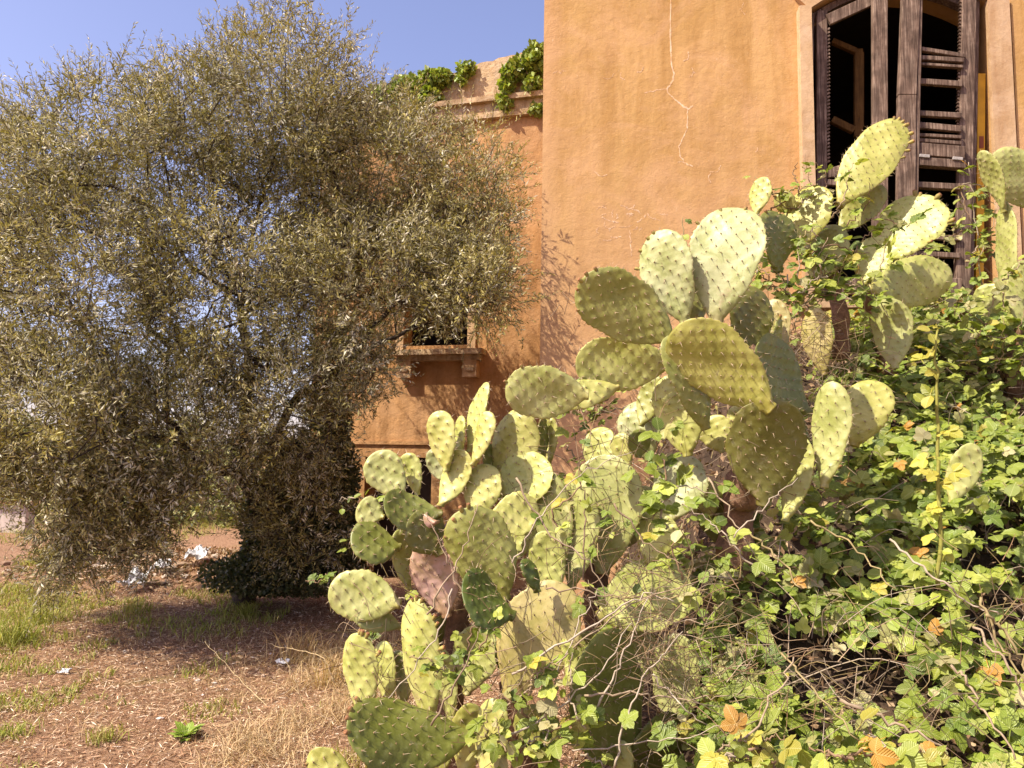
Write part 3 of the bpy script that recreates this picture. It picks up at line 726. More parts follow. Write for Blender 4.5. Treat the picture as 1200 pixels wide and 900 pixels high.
    f = np.clip(1 - tt / .16, 0, 1)[..., None] * r.uniform(.2, .9)
    colr = colr * (1 - f) + np.array([.72, .55, .38]) * f
    eg = (np.abs(ss) < .3)[..., None] * .35; colr = colr * (1 - eg) + np.array([1.0, .82, .5]) * eg
    mb = MB(); mb.add(V.reshape(-1, 3), [Fq, np.arange(2 * nc)[::-1], np.arange(2 * nc) + (nr - 1) * 2 * nc], colr.reshape(-1, 3))
    o = mb.build('pad', M_PAD, parent, smooth=True)
    tc = np.array(TONE[tone]) * r.uniform(.92, 1.08); o.color = (*tc, 1)
    if label: o['label'] = label
    # areoles and spines
    base = []; dirs = []
    ny = int(L / dy) + 1; nx = int(W / dx / 2) + 2
    for row in range(1, ny):
        y = row * dy
        for cix in range(-nx, nx + 1):
            if (cix + row) % 2: continue
            x = cix * dx - x0 - sk * y
            tv = y / L
            if tv > .97 or tv < .05: continue
            hx = float(half(np.array(tv))) * W / 2
            if abs(x) > hx * .93: continue
            cv = x / hx
            for side in (1, -1):
                sv = side * math.sqrt(max(0, 1 - min(1, abs(cv)) ** 2.5))
                base.append((tv, cv, sv)); dirs.append(nn * side)
    for k in range(int(2.4 * L / .03)):                    # rim
        tv = min(.985, .12 + (k // 2) * .03 / L * 1.0); 
        if tv > .98: break
        sgn = 1 if k % 2 else -1; base.append((tv, sgn * .99, 0.02)); dirs.append(ww * sgn + u * .5)
    base.append((.985, .2, .05)); dirs.append(u)
    if base:
        bb = np.array(base); dd = np.array(dirs); Pp = surf(bb[:, 0], bb[:, 1], bb[:, 2]); n = len(Pp)
        ms = MB()
        dn = dd / np.linalg.norm(dd, axis=1)[:, None]; s1 = np.cross(dn, u + .01); s1 /= np.linalg.norm(s1, axis=1)[:, None]; s2 = np.cross(dn, s1)
        h = .0042 * sp
        Va = np.stack([Pp + s1 * h, Pp + s2 * h, Pp - s1 * h, Pp - s2 * h, Pp + dn * .003], 1).reshape(-1, 3); q = np.arange(n)[:, None] * 5
        ms.add(Va, np.concatenate([q + np.array([[a, (a + 1) % 4, 4]]) for a in range(4)]), (.30, .20, .10))
        for kk in range(2):
            m = r.random(n) < (.92 if kk == 0 else .45); a = Pp[m]; d = dn[m] + r.normal(0, .38, (m.sum(), 3)) + (0 if kk == 0 else 1) * (-u * .7)
            d /= np.linalg.norm(d, axis=1)[:, None]; l = r.uniform(.015, .033, (m.sum(), 1)) * sp
            e1 = np.cross(d, r.normal(0, 1, d.shape)); e1 /= np.linalg.norm(e1, axis=1)[:, None]; e2 = np.cross(d, e1); rr = .0014
            Vb = np.stack([a + e1 * rr, a - .5 * e1 * rr + .87 * e2 * rr, a - .5 * e1 * rr - .87 * e2 * rr, a + d * l], 1).reshape(-1, 3); q = np.arange(m.sum())[:, None] * 4
            ms.add(Vb, np.concatenate([q + np.array([[0, 1, 3]]), q + np.array([[1, 2, 3]]), q + np.array([[2, 0, 3]])]), (.46, .36, .23))
        ms.build('spines', M_SPINE, o, stuff=True)
    # buds / fruit on the rim: list of (t, side or 'top' offset c, size)
    for bd in (buds or []):
        tv, cv, sz = bd[:3]; p0 = surf(np.array([tv]), np.array([cv]), np.array([.15]))[0]
        d = u * (.35 + .9 * max(0, tv - .55) * 2) + ww * cv * 1.0 + nn * .15 + r.normal(0, .12, 3); d /= np.linalg.norm(d)
        e1, e2 = frame_axes(d); mb = MB(); prof = [(-.2, .25), (.1, .42), (.35, .5), (.65, .52), (.88, .47), (1.0, .36), (.97, .2), (.93, .02)]
        k = 9; Vv = []; Cc = []
        for q, (hh, rr) in enumerate(prof):
            for a in range(k):
                an = a * 2 * math.pi / k; bmp = 1 + .10 * math.sin(an * 3 + q * 2.2)
                Vv.append(p0 + d * hh * sz * 1.5 + (e1 * math.cos(an) + e2 * math.sin(an)) * rr * sz * bmp)
                Cc.append((.34, .30, .09) if q < 4 else (.30, .15, .07))
        ii = np.arange(len(prof) - 1)[:, None] * k; jj = np.arange(k)[None]; kk = (jj + 1) % k
        mb.add(Vv, [np.stack([ii + jj, ii + kk, ii + k + kk, ii + k + jj], -1).reshape(-1, 4)], Cc)
        bo = mb.build('bud', M_BUD, o, smooth=True); v_ = r.uniform(.75, 1.2); bo.color = (v_, v_ * .92, v_ * .85, 1)
    return o

def stem(parent, pts, r0, r1, label=None):
    c = curve([Pn(*p) for p in pts], 6); mb = MB(); n = len(c); r = np.linspace(r0, r1, n) * (1 + .13 * np.sin(np.arange(n) * 1.3) + rng.normal(0, .05, n))
    T = np.gradient(c, axis=0); k = 14; V = np.zeros((n, k, 3))
    for i in range(n):
        u, v = frame_axes(T[i])
        for a in range(k):
            an = a * 6.2832 / k; q = r[i] * (1 + .10 * math.sin(3 * an + i * .4) + rng.normal(0, .03)); V[i, a] = c[i] + (u * math.cos(an) + v * math.sin(an)) * q
    i = np.arange(n - 1)[:, None] * k; j = np.arange(k)[None]; kk = (j + 1) % k
    mb.add(V.reshape(-1, 3), [np.stack([i + j, i + kk, i + k + kk, i + k + j], -1).reshape(-1, 4), np.arange(k)[::-1], np.arange(k) + (n - 1) * k])
    mb.build('stem', M_WOODY, parent, smooth=True, label=label)

def cactus(label, loc): return thing('prickly_pear', label, 'cactus', loc, 'prickly pear cacti on the bank')
# --- tall central plant
A_ = cactus('tallest central prickly pear, its big pale pads standing out against the ochre wall', Pn(880, 640, 3.9))
stem(A_, [(850, 720, 3.75), (862, 640, 3.7), (872, 560, 3.66), (885, 500, 3.66), (882, 440, 3.72), (880, 400, 3.78)], .09, .035, 'corky brown main stem')
stem(A_, [(870, 590, 3.6), (880, 560, 3.5), (890, 545, 3.42)], .06, .05)
pad(A_, (836, 376), (862, 237), 86, 3.40, 13, 0, 'white', [(.93, -.62, .016), (.80, -1, .014), (.97, .5, .014)])
pad(A_, (802, 379), (766, 271), 64, 3.46, 20, 2, 'white', [(.97, -.2, .016), (.94, -.55, .017), (.86, -.9, .015), (.70, -1, .016)], label='pale pad standing upright at the top left')
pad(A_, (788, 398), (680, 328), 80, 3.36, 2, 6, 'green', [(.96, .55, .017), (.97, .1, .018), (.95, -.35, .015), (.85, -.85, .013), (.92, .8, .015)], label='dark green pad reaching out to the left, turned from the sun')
pad(A_, (788, 424), (674, 428), 68, 3.46, 8, -6, 'pale')
pad(A_, (690, 462), (592, 457), 64, 3.30, 12, -4, 'grey', [(.97, .7, .013), (.8, .95, .012)])
pad(A_, (726, 452), (655, 468), 34, 3.44, -20, 10, 'yellow')
pad(A_, (905, 478), (790, 384), 84, 3.22, 20, -2, 'olive', label='broad yellow-green pad in the middle with a corky brown base')
pad(A_, (830, 503), (786, 392), 44, 3.36, -35, 8, 'green')
pad(A_, (806, 535), (786, 438), 60, 3.50, 15, 0, 'pale')
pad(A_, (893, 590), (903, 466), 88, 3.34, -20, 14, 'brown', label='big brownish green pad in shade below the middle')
pad(A_, (938, 485), (884, 398), 52, 3.62, -48, 18, 'dark', [(.9, -.7, .013)])
pad(A_, (848, 530), (830, 488), 40, 3.62, 20, -8, 'yellow'); pad(A_, (876, 510), (862, 474), 34, 3.66, 20, -10, 'yellow')
pad(A_, (816, 385), (812, 300), 40, 3.62, -25, 0, 'green'); pad(A_, (775, 395), (765, 340), 26, 3.66, 20, 0, 'yellow')
pad(A_, (757, 540), (748, 468), 54, 3.74, 20, -5, 'white'); pad(A_, (748, 536), (750, 503), 26, 3.58, -35, 10, 'dark')
pad(A_, (738, 545), (724, 508), 26, 3.66, 20, -5, 'yellow'); pad(A_, (785, 612), (806, 533), 62, 3.60, 25, -4, 'white')
pad(A_, (945, 560), (920, 478), 30, 3.7, -40, 10, 'dark')
pad(A_, (905, 450), (912, 372), 14, 3.75, -55, 6, 'green', [(.97, 0, .016)])
pad(A_, (752, 500), (770, 440), 30, 3.7, 20, 0, 'green'); pad(A_, (872, 430), (884, 335), 50, 3.75, -30, 5, 'brown'); pad(A_, (905, 440), (905, 350), 40, 3.85, 25, 0, 'tan')

# --- plant below the window
B_ = cactus('prickly pear directly below the broken shutters, one long pad rising in front of them', Pn(1010, 400, 5.0))
stem(B_, [(985, 420, 5.0), (985, 370, 4.95), (975, 320, 4.9), (985, 290, 4.85)], .055, .035)
stem(B_, [(1040, 440, 5.0), (1030, 380, 5.0), (1010, 345, 4.95)], .055, .035)
pad(B_, (983, 242), (1052, 140), 60, 4.70, 14, -4, 'olive', [(.97, .35, .02), (.96, .7, .022), (.9, .93, .022), (.82, 1, .022), (.74, 1, .018), (.98, 0, .018), (.97, -.35, .018), (.66, 1, .016), (.95, .55, .02)], label='long pad rising in front of the shutters with buds along its tip')
pad(B_, (932, 292), (956, 216), 54, 4.75, 25, 0, 'olive', [(.9, -.85, .014)])
pad(B_, (887, 252), (892, 207), 25, 4.6, 38, 0, 'yellow')
pad(B_, (914, 318), (904, 246), 38, 4.3, -50, 10, 'dark', [(.95, -.4, .017), (.9, .6, .014)])
pad(B_, (1052, 306), (1082, 229), 72, 4.70, 20, -6, 'pale', [(.97, -.45, .03), (.96, -.1, .02), (.93, .75, .03), (.62, 1, .026), (.5, .6, .018), (.3, .9, .02)])
pad(B_, (1016, 340), (1113, 322), 60, 4.60, 5, -6, 'pale', [(.9, .8, .012)])
pad(B_, (1050, 432), (1042, 350), 46, 4.45, 12, 2, 'grey')
pad(B_, (982, 272), (1034, 218), 38, 4.9, 10, 5, 'green'); pad(B_, (955, 335), (978, 262), 48, 4.85, 20, 5, 'green')
pad(B_, (1012, 335), (1034, 278), 44, 4.8, 25, 0, 'pale'); pad(B_, (930, 250), (912, 226), 24, 4.7, 10, 0, 'olive', [(.9, .5, .02), (.9, -.4, .018)])
pad(B_, (965, 440), (950, 360), 34, 4.9, 30, 0, 'tan')
# --- plant at the right edge
C_ = cactus('prickly pear cut by the right edge of the picture, beside the window surround', Pn(1195, 470, 5.1))
stem(C_, [(1195, 520, 5.15), (1190, 440, 5.15), (1188, 370, 5.15)], .07, .045)
pad(C_, (1180, 248), (1151, 176), 20, 5.05, 55, 0, 'grey'); pad(C_, (1182, 385), (1178, 236), 20, 5.1, 60, 0, 'grey')
pad(C_, (1222, 245), (1166, 178), 52, 5.2, -22, 8, 'grey'); pad(C_, (1208, 400), (1200, 305), 40, 5.0, -30, 0, 'grey')
pad(C_, (1166, 372), (1154, 333), 32, 5.2, 20, 0, 'grey')
# --- small ones in the brambles
D_ = cactus('small prickly pear of three pads poking out of the brambles right of the tall one', Pn(965, 600, 3.7))
pad(D_, (968, 572), (977, 447), 42, 3.40, 30, 0, 'grey', [(.2, 1, .012)]); pad(D_, (1000, 522), (1026, 444), 56, 3.70, 8, 0, 'olive'); pad(D_, (924, 612), (944, 513), 34, 3.45, 32, 0, 'pale')
D2 = cactus('lone dull cactus pad almost swallowed by brambles at the right', Pn(1120, 620, 3.6))
pad(D2, (1114, 590), (1142, 520), 34, 3.68, -12, 4, 'grey')
# --- low plant at the left of the clump
E_ = cactus('low spreading prickly pear at the left end of the clump, beside the yard', Pn(500, 900, 3.5) * [1, 1, 0])
stem(E_, [(520, 960, 3.6), (525, 860, 3.6), (530, 760, 3.6), (540, 660, 3.62), (560, 610, 3.66)], .10, .05)
stem(E_, [(620, 930, 3.6), (610, 850, 3.55), (600, 800, 3.5)], .08, .05)
pad(E_, (523, 552), (514, 481), 33, 3.60, 32, 0, 'yellow'); pad(E_, (537, 540), (541, 487), 15, 3.66, 55, 0, 'pale')
pad(E_, (549, 530), (568, 447), 19, 3.66, 55, 0, 'pale'); pad(E_, (555, 546), (574, 482), 22, 3.58, 48, 0, 'yellow')
pad(E_, (585, 586), (612, 478), 54, 3.70, 22, 0, 'yellow'); pad(E_, (645, 545), (646, 487), 16, 3.85, 45, 0, 'yellow'); pad(E_, (634, 545), (636, 486), 12, 3.8, -60, 0, 'dark')
pad(E_, (472, 584), (437, 531), 46, 3.55, 8, -4, 'grey'); pad(E_, (491, 580), (476, 531), 23, 3.62, 35, 0, 'pale')
pad(E_, (523, 566), (506, 526), 26, 3.72, 15, 0, 'white'); pad(E_, (520, 594), (546, 528), 34, 3.62, 28, 0, 'yellow')
pad(E_, (554, 608), (573, 544), 44, 3.60, 24, 0, 'yellow', [(.5, -1, .01)]); pad(E_, (600, 600), (632, 531), 60, 3.66, 20, 0, 'pale')
pad(E_, (574, 604), (632, 601), 50, 3.50, 8, -5, 'yellow'); pad(E_, (590, 560), (575, 520), 36, 3.78, -45, 5, 'dark')
pad(E_, (592, 704), (543, 596), 78, 3.35, 4, 8, 'green', [(.9, -.45, .018), (.97, -.05, .02), (.97, .45, .018), (.8, -.8, .013)], label='broad mid-green pad with finger-like buds on its upper rim')
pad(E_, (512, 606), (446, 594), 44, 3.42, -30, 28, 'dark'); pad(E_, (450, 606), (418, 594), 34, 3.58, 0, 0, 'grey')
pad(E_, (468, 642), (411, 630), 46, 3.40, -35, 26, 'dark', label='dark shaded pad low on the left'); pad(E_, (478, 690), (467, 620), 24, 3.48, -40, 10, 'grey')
pad(E_, (515, 650), (486, 600), 50, 3.38, -30, 10, 'brown'); pad(E_, (512, 612), (478, 612), 22, 3.34, 10, -30, 'pink', label='dead pinkish shrivelled pad')
pad(E_, (540, 660), (530, 610), 30, 3.40, 20, -10, 'pink'); pad(E_, (524, 722), (500, 632), 56, 3.42, 12, 6, 'pink', label='large dead pad turned pink and orange')
pad(E_, (470, 708), (386, 690), 58, 3.40, 6, -4, 'grey'); pad(E_, (470, 735), (410, 712), 30, 3.5, -30, 20, 'grey')
pad(E_, (598, 724), (540, 686), 50, 3.22, -50, 24, 'deep', label='small deep green young pad')
pad(E_, (592, 822), (658, 684), 88, 3.30, 6, 4, 'tan', label='big tan-green pad, the largest low in the clump'); pad(E_, (630, 694), (614, 655), 17, 3.2, -45, 5, 'deep')
pad(E_, (428, 842), (419, 741), 40, 3.30, 24, 0, 'pale', [(.97, .3, .017), (.96, .6, .018), (.93, .85, .018), (.72, 1, .017)])
pad(E_, (502, 855), (485, 701), 44, 3.25, 30, 0, 'pale', [(.97, .2, .017), (.96, -.2, .014), (.95, .6, .018), (.83, 1, .017), (.78, 1, .014), (.6, 1, .018), (.55, 1, .014)])
pad(E_, (456, 832), (446, 752), 24, 3.42, 45, 0, 'pale'); pad(E_, (474, 826), (466, 762), 26, 3.46, 40, 0, 'grey'); pad(E_, (530, 850), (516, 760), 26, 3.5, 40, 0, 'grey')
pad(E_, (545, 868), (400, 860), 78, 3.15, -25, 34, 'dark', [(.95, .5, .018), (.97, -.1, .018), (.93, .8, .017), (.85, .95, .016)], label='wide dark pad at the bottom edge with brown buds along its end')
pad(E_, (572, 925), (579, 818), 38, 3.05, 28, 0, 'yellow'); pad(E_, (545, 915), (552, 822), 40, 3.2, 10, 5, 'olive'); pad(E_, (600, 800), (585, 740), 24, 3.42, -50, 10, 'deep')
pad(E_, (412, 905), (360, 886), 32, 3.2, 10, 0, 'olive', [(.9, -.5, .013)]); pad(E_, (445, 925), (470, 868), 40, 3.35, 0, 0, 'green')
pad(E_, (470, 650), (492, 590), 34, 3.62, 20, 0, 'grey'); pad(E_, (505, 800), (525, 720), 40, 3.6, -30, 10, 'dark')
pad(E_, (548, 812), (566, 732), 52, 3.48, 14, 4, 'grey'); pad(E_, (520, 905), (505, 845), 44, 3.3, 18, 0, 'green'); pad(E_, (640, 790), (668, 720), 46, 3.5, 22, 0, 'pale'); pad(E_, (556, 700), (552, 640), 44, 3.55, 16, 0, 'grey')
pad(E_, (640, 900), (622, 826), 52, 3.35, 20, 0, 'green'); pad(E_, (600, 660), (612, 600), 42, 3.6, 18, 0, 'pale')
# --- middle plant
F_ = cactus('greyish prickly pear in the middle of the clump, criss-crossed by dry canes', Pn(700, 780, 3.8))
stem(F_, [(700, 860, 3.75), (705, 780, 3.75), (700, 700, 3.74), (695, 650, 3.72)], .09, .05)
pad(F_, (652, 690), (640, 548), 46, 3.62, 28, 0, 'grey'); pad(F_, (706, 672), (714, 532), 84, 3.66, 14, 0, 'grey'); pad(F_, (672, 690), (680, 560), 50, 3.6, 30, 0, 'grey')
pad(F_, (700, 724), (808, 676), 84, 3.55, 8, -4, 'pale'); pad(F_, (790, 860), (796, 742), 56, 3.5, 12, 0, 'grey', label='wrinkled pale pad half hidden by dry twigs')
pad(F_, (650, 700), (636, 622), 42, 3.5, 10, 0, 'pale'); pad(F_, (740, 892), (686, 752), 96, 3.25, -40, 26, 'dark', label='big dark shaded pad behind a net of dry canes')
pad(F_, (672, 800), (662, 748), 16, 3.2, 55, 0, 'pale'); pad(F_, (735, 640), (760, 570), 50, 3.72, 15, 0, 'grey'); pad(F_, (830, 610), (815, 560), 44, 3.75, 20, 0, 'grey')
pad(F_, (780, 930), (770, 840), 60, 3.35, -40, 20, 'dark'); pad(F_, (625, 700), (640, 640), 40, 3.7, 10, 0, 'green'); pad(F_, (735, 925), (728, 868), 24, 3.15, 25, 0, 'grey')

pad(F_, (700, 560), (706, 500), 40, 3.85, 18, 0, 'pale'); pad(F_, (760, 660), (775, 600), 50, 3.6, 20, 0, 'pale'); pad(F_, (690, 800), (700, 740), 54, 3.6, 12, 0, 'green'); pad(F_, (846, 640), (838, 575), 46, 3.8, -20, 8, 'brown'); pad(F_, (740, 800), (752, 735), 50, 3.62, 20, 0, 'grey')
# ------------------------------------------------------------------ brambles
def leaflet(L, W, droop=.12, fold=.18):
    ts = [0, .10, .28, .45, .62, .78, .90, 1.0]; ws = [0, .55, .92, 1.0, .92, .68, .36, 0]
    mid = [np.array([0, t * L, -droop * L * t * t]) for t in ts]; V = list(mid); uv = [(0, t) for t in ts]; n = len(ts)
    Fs = []; li = []; ri = []
    for k in range(1, n - 1):
        sgn = (1 if k % 2 else .93) * ws[k] * W / 2
        for side, arr in ((-1, li), (1, ri)):
            V.append(mid[k] + np.array([side * sgn, .02 * L * (1 if k % 2 else -1), fold * sgn + rng.normal(0, .02) * L])); uv.append((side * .5 * ws[k], ts[k])); arr.append(len(V) - 1)
    for arr, s in ((li, 0), (ri, 1)):
        Fs.append([0, arr[0], 1] if s else [0, 1, arr[0]])
        for k in range(1, n - 2):
            a, b, c, d = k, k + 1, arr[k], arr[k - 1]
            Fs += ([[a, d, c], [a, c, b]] if s else [[a, c, d], [a, b, c]])
        Fs.append([n - 2, arr[-1], n - 1] if s else [n - 2, n - 1, arr[-1]])
    return np.array(V), np.array(Fs), np.array(uv)
def rotz(V, a): c, s = math.cos(a), math.sin(a); return V @ np.array([[c, s, 0], [-s, c, 0], [0, 0, 1]])
def leaf_template(nl, seed):
    """compound bramble leaf, petiole base at the origin, pointing +y, upper side +z, size about 1"""
    Vs = []; Fs = []; U = []; n = 0
    spots = [((0, .42), 0, 1.0)]; 
    if nl >= 3: spots += [((0, .40), 1.25, .82), ((0, .40), -1.25, .82)]
    if nl >= 5: spots += [((0, .36), 2.0, .62), ((0, .36), -2.0, .62)]
    for (p, a, s) in spots:
        V, F_, uv = leaflet(.60 * s * rng.uniform(.9, 1.1), .50 * s * rng.uniform(.9, 1.1), rng.uniform(.05, .3), rng.uniform(.05, .35))
        V = rotz(V, a + rng.normal(0, .12)) + np.array([p[0], p[1], rng.normal(0, .02)])
        Vs.append(V); Fs.append(F_ + n); U.append(uv); n += len(V)
    pw = .012; Vs.append(np.array([[-pw, 0, 0], [pw, 0, 0], [pw, .44, 0], [-pw, .44, 0], [0, 0, -.03], [0, .44, -.03]]))
    Fs.append(np.array([[0, 1, 2], [0, 2, 3], [0, 4, 1], [3, 2, 5]]) + n); U.append(np.full((6, 2), (.3, .5)))
    return np.concatenate(Vs), np.concatenate(Fs), np.concatenate(U)
TPL = [leaf_template(k, 0) for k in (3, 3, 3, 5, 5, 3, 1, 1)]
TME = []
for k, (V, F_, U) in enumerate(TPL):
    mb = MB(); mb.add(V, F_, (1, 1, 1), U); me, _ = mb.mesh('bramble_leaf_mesh', M_LEAF, True, centre=False); TME.append(me)
BPAL = [(.18, .245, .032), (.25, .315, .042), (.31, .35, .05), (.13, .19, .024), (.23, .28, .05), (.36, .345, .12), (.25, .31, .036), (.44, .38, .055), (.50, .26, .05), (.45, .40, .20), (.43, .47, .09)]
BW = np.array([4, 4, 3, 3, 3, 1.5, 4, .8, .25, 1.2, 2.5]); BW = BW / BW.sum()
def leaf_frames(pos, nrm, siz):
    n = len(pos); d = rng.normal(0, 1, (n, 3)); nz = nrm / np.linalg.norm(nrm, axis=1)[:, None]
    y = d - nz * (d * nz).sum(1)[:, None]; y /= np.linalg.norm(y, axis=1)[:, None]; x = np.cross(y, nz)
    return x * siz[:, None], y * siz[:, None], nz * siz[:, None]
def put_leaves(parent, pos, nrm, siz, singles, pal=BPAL, wts=BW):
    """the nearest `singles` leaves as objects of their own, the rest as one part"""
    pos = np.asarray(pos); nrm = np.asarray(nrm); siz = np.asarray(siz)
    x, y, z = leaf_frames(pos, nrm, siz); n = len(pos); kinds = rng.integers(0, len(TPL), n)
    pc = np.array(pal)[rng.choice(len(pal), n, p=wts)] * rng.uniform(.8, 1.2, (n, 1))
    score = siz / pos[:, 1]; pp = to_px(pos); on = (pp[:, 0] > -5) & (pp[:, 0] < 1205) & (pp[:, 1] < 905)
    order = np.argsort(-(score + np.where(on, 1, 0))); sel = set(order[:singles].tolist()); mb = MB()
    for i in range(n):
        if i in sel:
            o = bpy.data.objects.new('leaf', TME[kinds[i]])
            M = Matrix((x[i], y[i], z[i])).transposed().to_4x4(); M.translation = Vector(pos[i] - ORG[parent.name])
            o.parent = parent; o.matrix_local = M; o.color = (*pc[i], 1); COL.objects.link(o)
        else:
            V, F_, U = TPL[kinds[i]]; mb.add(pos[i] + V[:, :1] * x[i] + V[:, 1:2] * y[i] + V[:, 2:] * z[i], F_, pc[i], U)
    if mb.n: mb.build('small_leaves', M_LEAF, parent, True, True)
CANE = [(.36, .27, .18), (.26, .17, .10), (.42, .34, .25), (.32, .25, .12)]
def canes_from(parent, paths, r0=.006, r1=.002, name='cane', pal=CANE):
    out = []
    for p in paths:
        c = curve(p, 7, .006); mb = MB(); tube(mb, c, np.linspace(r0, r1, len(c)) * rng.uniform(.8, 1.2), 5, pal[rng.integers(0, len(pal))]); mb.build(name, M_TWIG, parent, True); out.append(c)
    return out
def leaves_along(cs, step, size, off=.05):
    pos = []; nrm = []; siz = []
    for c in cs:
        seg = np.linalg.norm(np.diff(c, axis=0), axis=1).sum(); n = max(2, int(seg / step))
        for k in range(n):
            f = (k + rng.random()) / n * (len(c) - 1); i = int(f); q = c[i] + (c[min(i + 1, len(c) - 1)] - c[i]) * (f - i)
            pos.append(q + rng.normal(0, off * .4, 3)); nrm.append(np.array([-.3, -.45, .9]) + rng.normal(0, .45, 3)); siz.append(size * rng.uniform(.6, 1.25))
    return pos, nrm, siz

# main thicket over the bank
thk = thing('bramble_thicket', 'broad bramble thicket with lime-green leaves covering the bank at the lower right', 'brambles', Pn(1000, 700, 3.2))
N_ = 24000
xs = rng.uniform(-.1, 4.6, N_); ys = rng.uniform(1.7, 6.4, N_); hb = bank_h(xs, ys)
lift = .20 + .17 * fbm(xs * 1.7, ys * 1.7, 21) + .05 * fbm(xs * 6, ys * 6, 22)
dep = rng.random(N_) ** 1.4
zs = hb + np.maximum(.04, lift * (1 - dep * .9)) + rng.normal(0, .02, N_)
pos = np.stack([xs, ys, zs], 1); pp = to_px(pos)
# left border of the dense leaf cover in the photo
xb = np.interp(pp[:, 1], [300, 345, 380, 430, 480, 560, 610, 660, 720, 800, 900, 1000], [1100, 1010, 960, 955, 975, 970, 880, 800, 815, 835, 790, 770])
m = (pp[:, 0] > xb + rng.normal(0, 14, N_)) & (hb > .1) & ((pos - WR.o) @ WR.d < -.12)
hole = fbm(xs * 2.6, ys * 3.1, 33, 3); m &= (hole > -.45) | (rng.random(N_) < .15)
for (hx_, hy_, hr) in ((1000, 790, 55), (1185, 720, 40), (1110, 880, 40), (1150, 660, 22), (930, 640, 20)):
    m &= ((pp[:, 0] - hx_) ** 2 / (1.6 * hr) ** 2 + (pp[:, 1] - hy_) ** 2 / hr ** 2 > 1) | (rng.random(N_) < .12)
for (hx_, hy_, hr) in ((976, 488, 32), (1022, 476, 28), (937, 545, 30), (1130, 530, 10), (1042, 385, 34)):
    m &= ((pp[:, 0] - hx_) ** 2 + (pp[:, 1] - hy_) ** 2 > hr ** 2) | (ys > 3.9) | (rng.random(N_) < .10)
pos = pos[m]; print('thicket leaves', len(pos))
nrm = np.array([-.34, -.45, .75]) + rng.normal(0, .36, pos.shape)
siz = rng.uniform(.062, .135, len(pos)) * np.interp(pos[:, 1], [2, 3.2, 6], [1.0, .95, .8])
put_leaves(thk, pos, nrm, siz, 298)
# canes inside it
mb = MB()
for k in range(900):
    x = rng.uniform(-.1, 4); y = rng.uniform(1.8, 6); h = float(bank_h(np.array(x), np.array(y)))
    if h < .15: continue
    a = rng.uniform(0, 6.28); l = rng.uniform(.15, .5)
    p0 = np.array([x, y, h + rng.uniform(-.05, .22)]); p1 = p0 + np.array([math.cos(a) * l, math.sin(a) * l, rng.uniform(-.05, .25)])
    if (p1 - WR.o) @ WR.d > -.1: continue
    pm = (p0 + p1) / 2 + rng.normal(0, .04, 3) + np.array([0, 0, .05]); c = curve([p0, pm, p1], 3)
    tube(mb, c, np.linspace(.0028, .0012, len(c)) * rng.uniform(.6, 1.3), 3, CANE[rng.integers(0, 4)], False)
mb.build('fine_twigs', M_TWIG, thk, True, True)
big = [[(1043, 632, 2.9), (1090, 672, 2.75), (1130, 700, 2.7), (1170, 720, 2.65)], [(1115, 780, 2.5), (1135, 800, 2.45), (1150, 830, 2.4), (1190, 890, 2.3)], [(915, 765, 2.75), (960, 815, 2.6), (1010, 870, 2.5)],
       [(985, 820, 2.45), (1050, 850, 2.4), (1110, 878, 2.35)], [(870, 620, 3.2), (910, 650, 3.1), (940, 690, 3.0)], [(850, 900, 2.4), (900, 830, 2.5), (930, 770, 2.6)], [(1150, 700, 2.5), (1175, 760, 2.45), (1200, 800, 2.4)],
       [(950, 610, 3.3), (1000, 640, 3.2), (1050, 690, 3.0)], [(1155, 720, 2.45), (1180, 745, 2.45), (1205, 790, 2.4)], [(1140, 735, 2.5), (1180, 780, 2.4), (1210, 830, 2.4)]]
canes_from(thk, [[Pn(*q) for q in p] for p in big], .005, .003)
# dead leaf curls and yellowed leaflets are in the palette; two upright shoots
up = thing('bramble_shoot', 'upright yellowing bramble shoot rising straight out of the thicket', 'bramble', Pn(1100, 640, 3.0))
cs = canes_from(up, [[Pn(1100, 690, 3.1), Pn(1101, 560, 3.1), Pn(1098, 460, 3.12), Pn(1099, 385, 3.14)]], .009, .004, pal=[(.28, .27, .06)])
a = leaves_along(cs, .035, .085); YP = [(.44, .42, .06), (.50, .44, .07), (.36, .40, .06)]
put_leaves(up, *a, 60, YP, [.4, .3, .3])
# brambles trailing over the cacti
def trail(label, paths, step, size, singles, r0=.005, bare=(), off=.05, pal=BPAL, wts=BW, loc=None):
    t = thing('bramble', label, 'bramble', loc if loc is not None else Pn(*paths[0][0]), 'brambles trailing over the cacti')
    cs = canes_from(t, [[Pn(*q) for q in p] for p in paths], r0, .0018)
    if bare: canes_from(t, [[Pn(*q) for q in p] for p in bare], .0042, .0016)
    put_leaves(t, *leaves_along(cs, step, size, off), singles, pal, wts); return t
def rwalk(cx, cy, D, n, rx, ry, l=60):
    out = []
    for _ in range(n):
        x, y = cx + rng.uniform(-rx, rx), cy + rng.uniform(-ry, ry); a = rng.uniform(0, 6.28); p = []
        for k in range(4): p.append((x, y, D + rng.uniform(-.06, .06))); x += math.cos(a) * l / 3; y += math.sin(a) * l / 3; a += rng.normal(0, .5)
        out.append(p)
    return out
trail('bramble between the middle and tall cacti with light green leaves and dark stems', [[(760, 600, 3.35), (780, 560, 3.3), (770, 520, 3.35), (790, 490, 3.4)], [(780, 620, 3.3), (775, 590, 3.3), (800, 570, 3.3), (842, 580, 3.25)], [(748, 640, 3.3), (770, 600, 3.3), (775, 560, 3.3), (735, 540, 3.4)], [(800, 680, 3.2), (790, 640, 3.2), (810, 600, 3.2)], [(900, 680, 3.1), (860, 640, 3.1), (835, 615, 3.15), (800, 590, 3.2)]], .035, .095, 90)
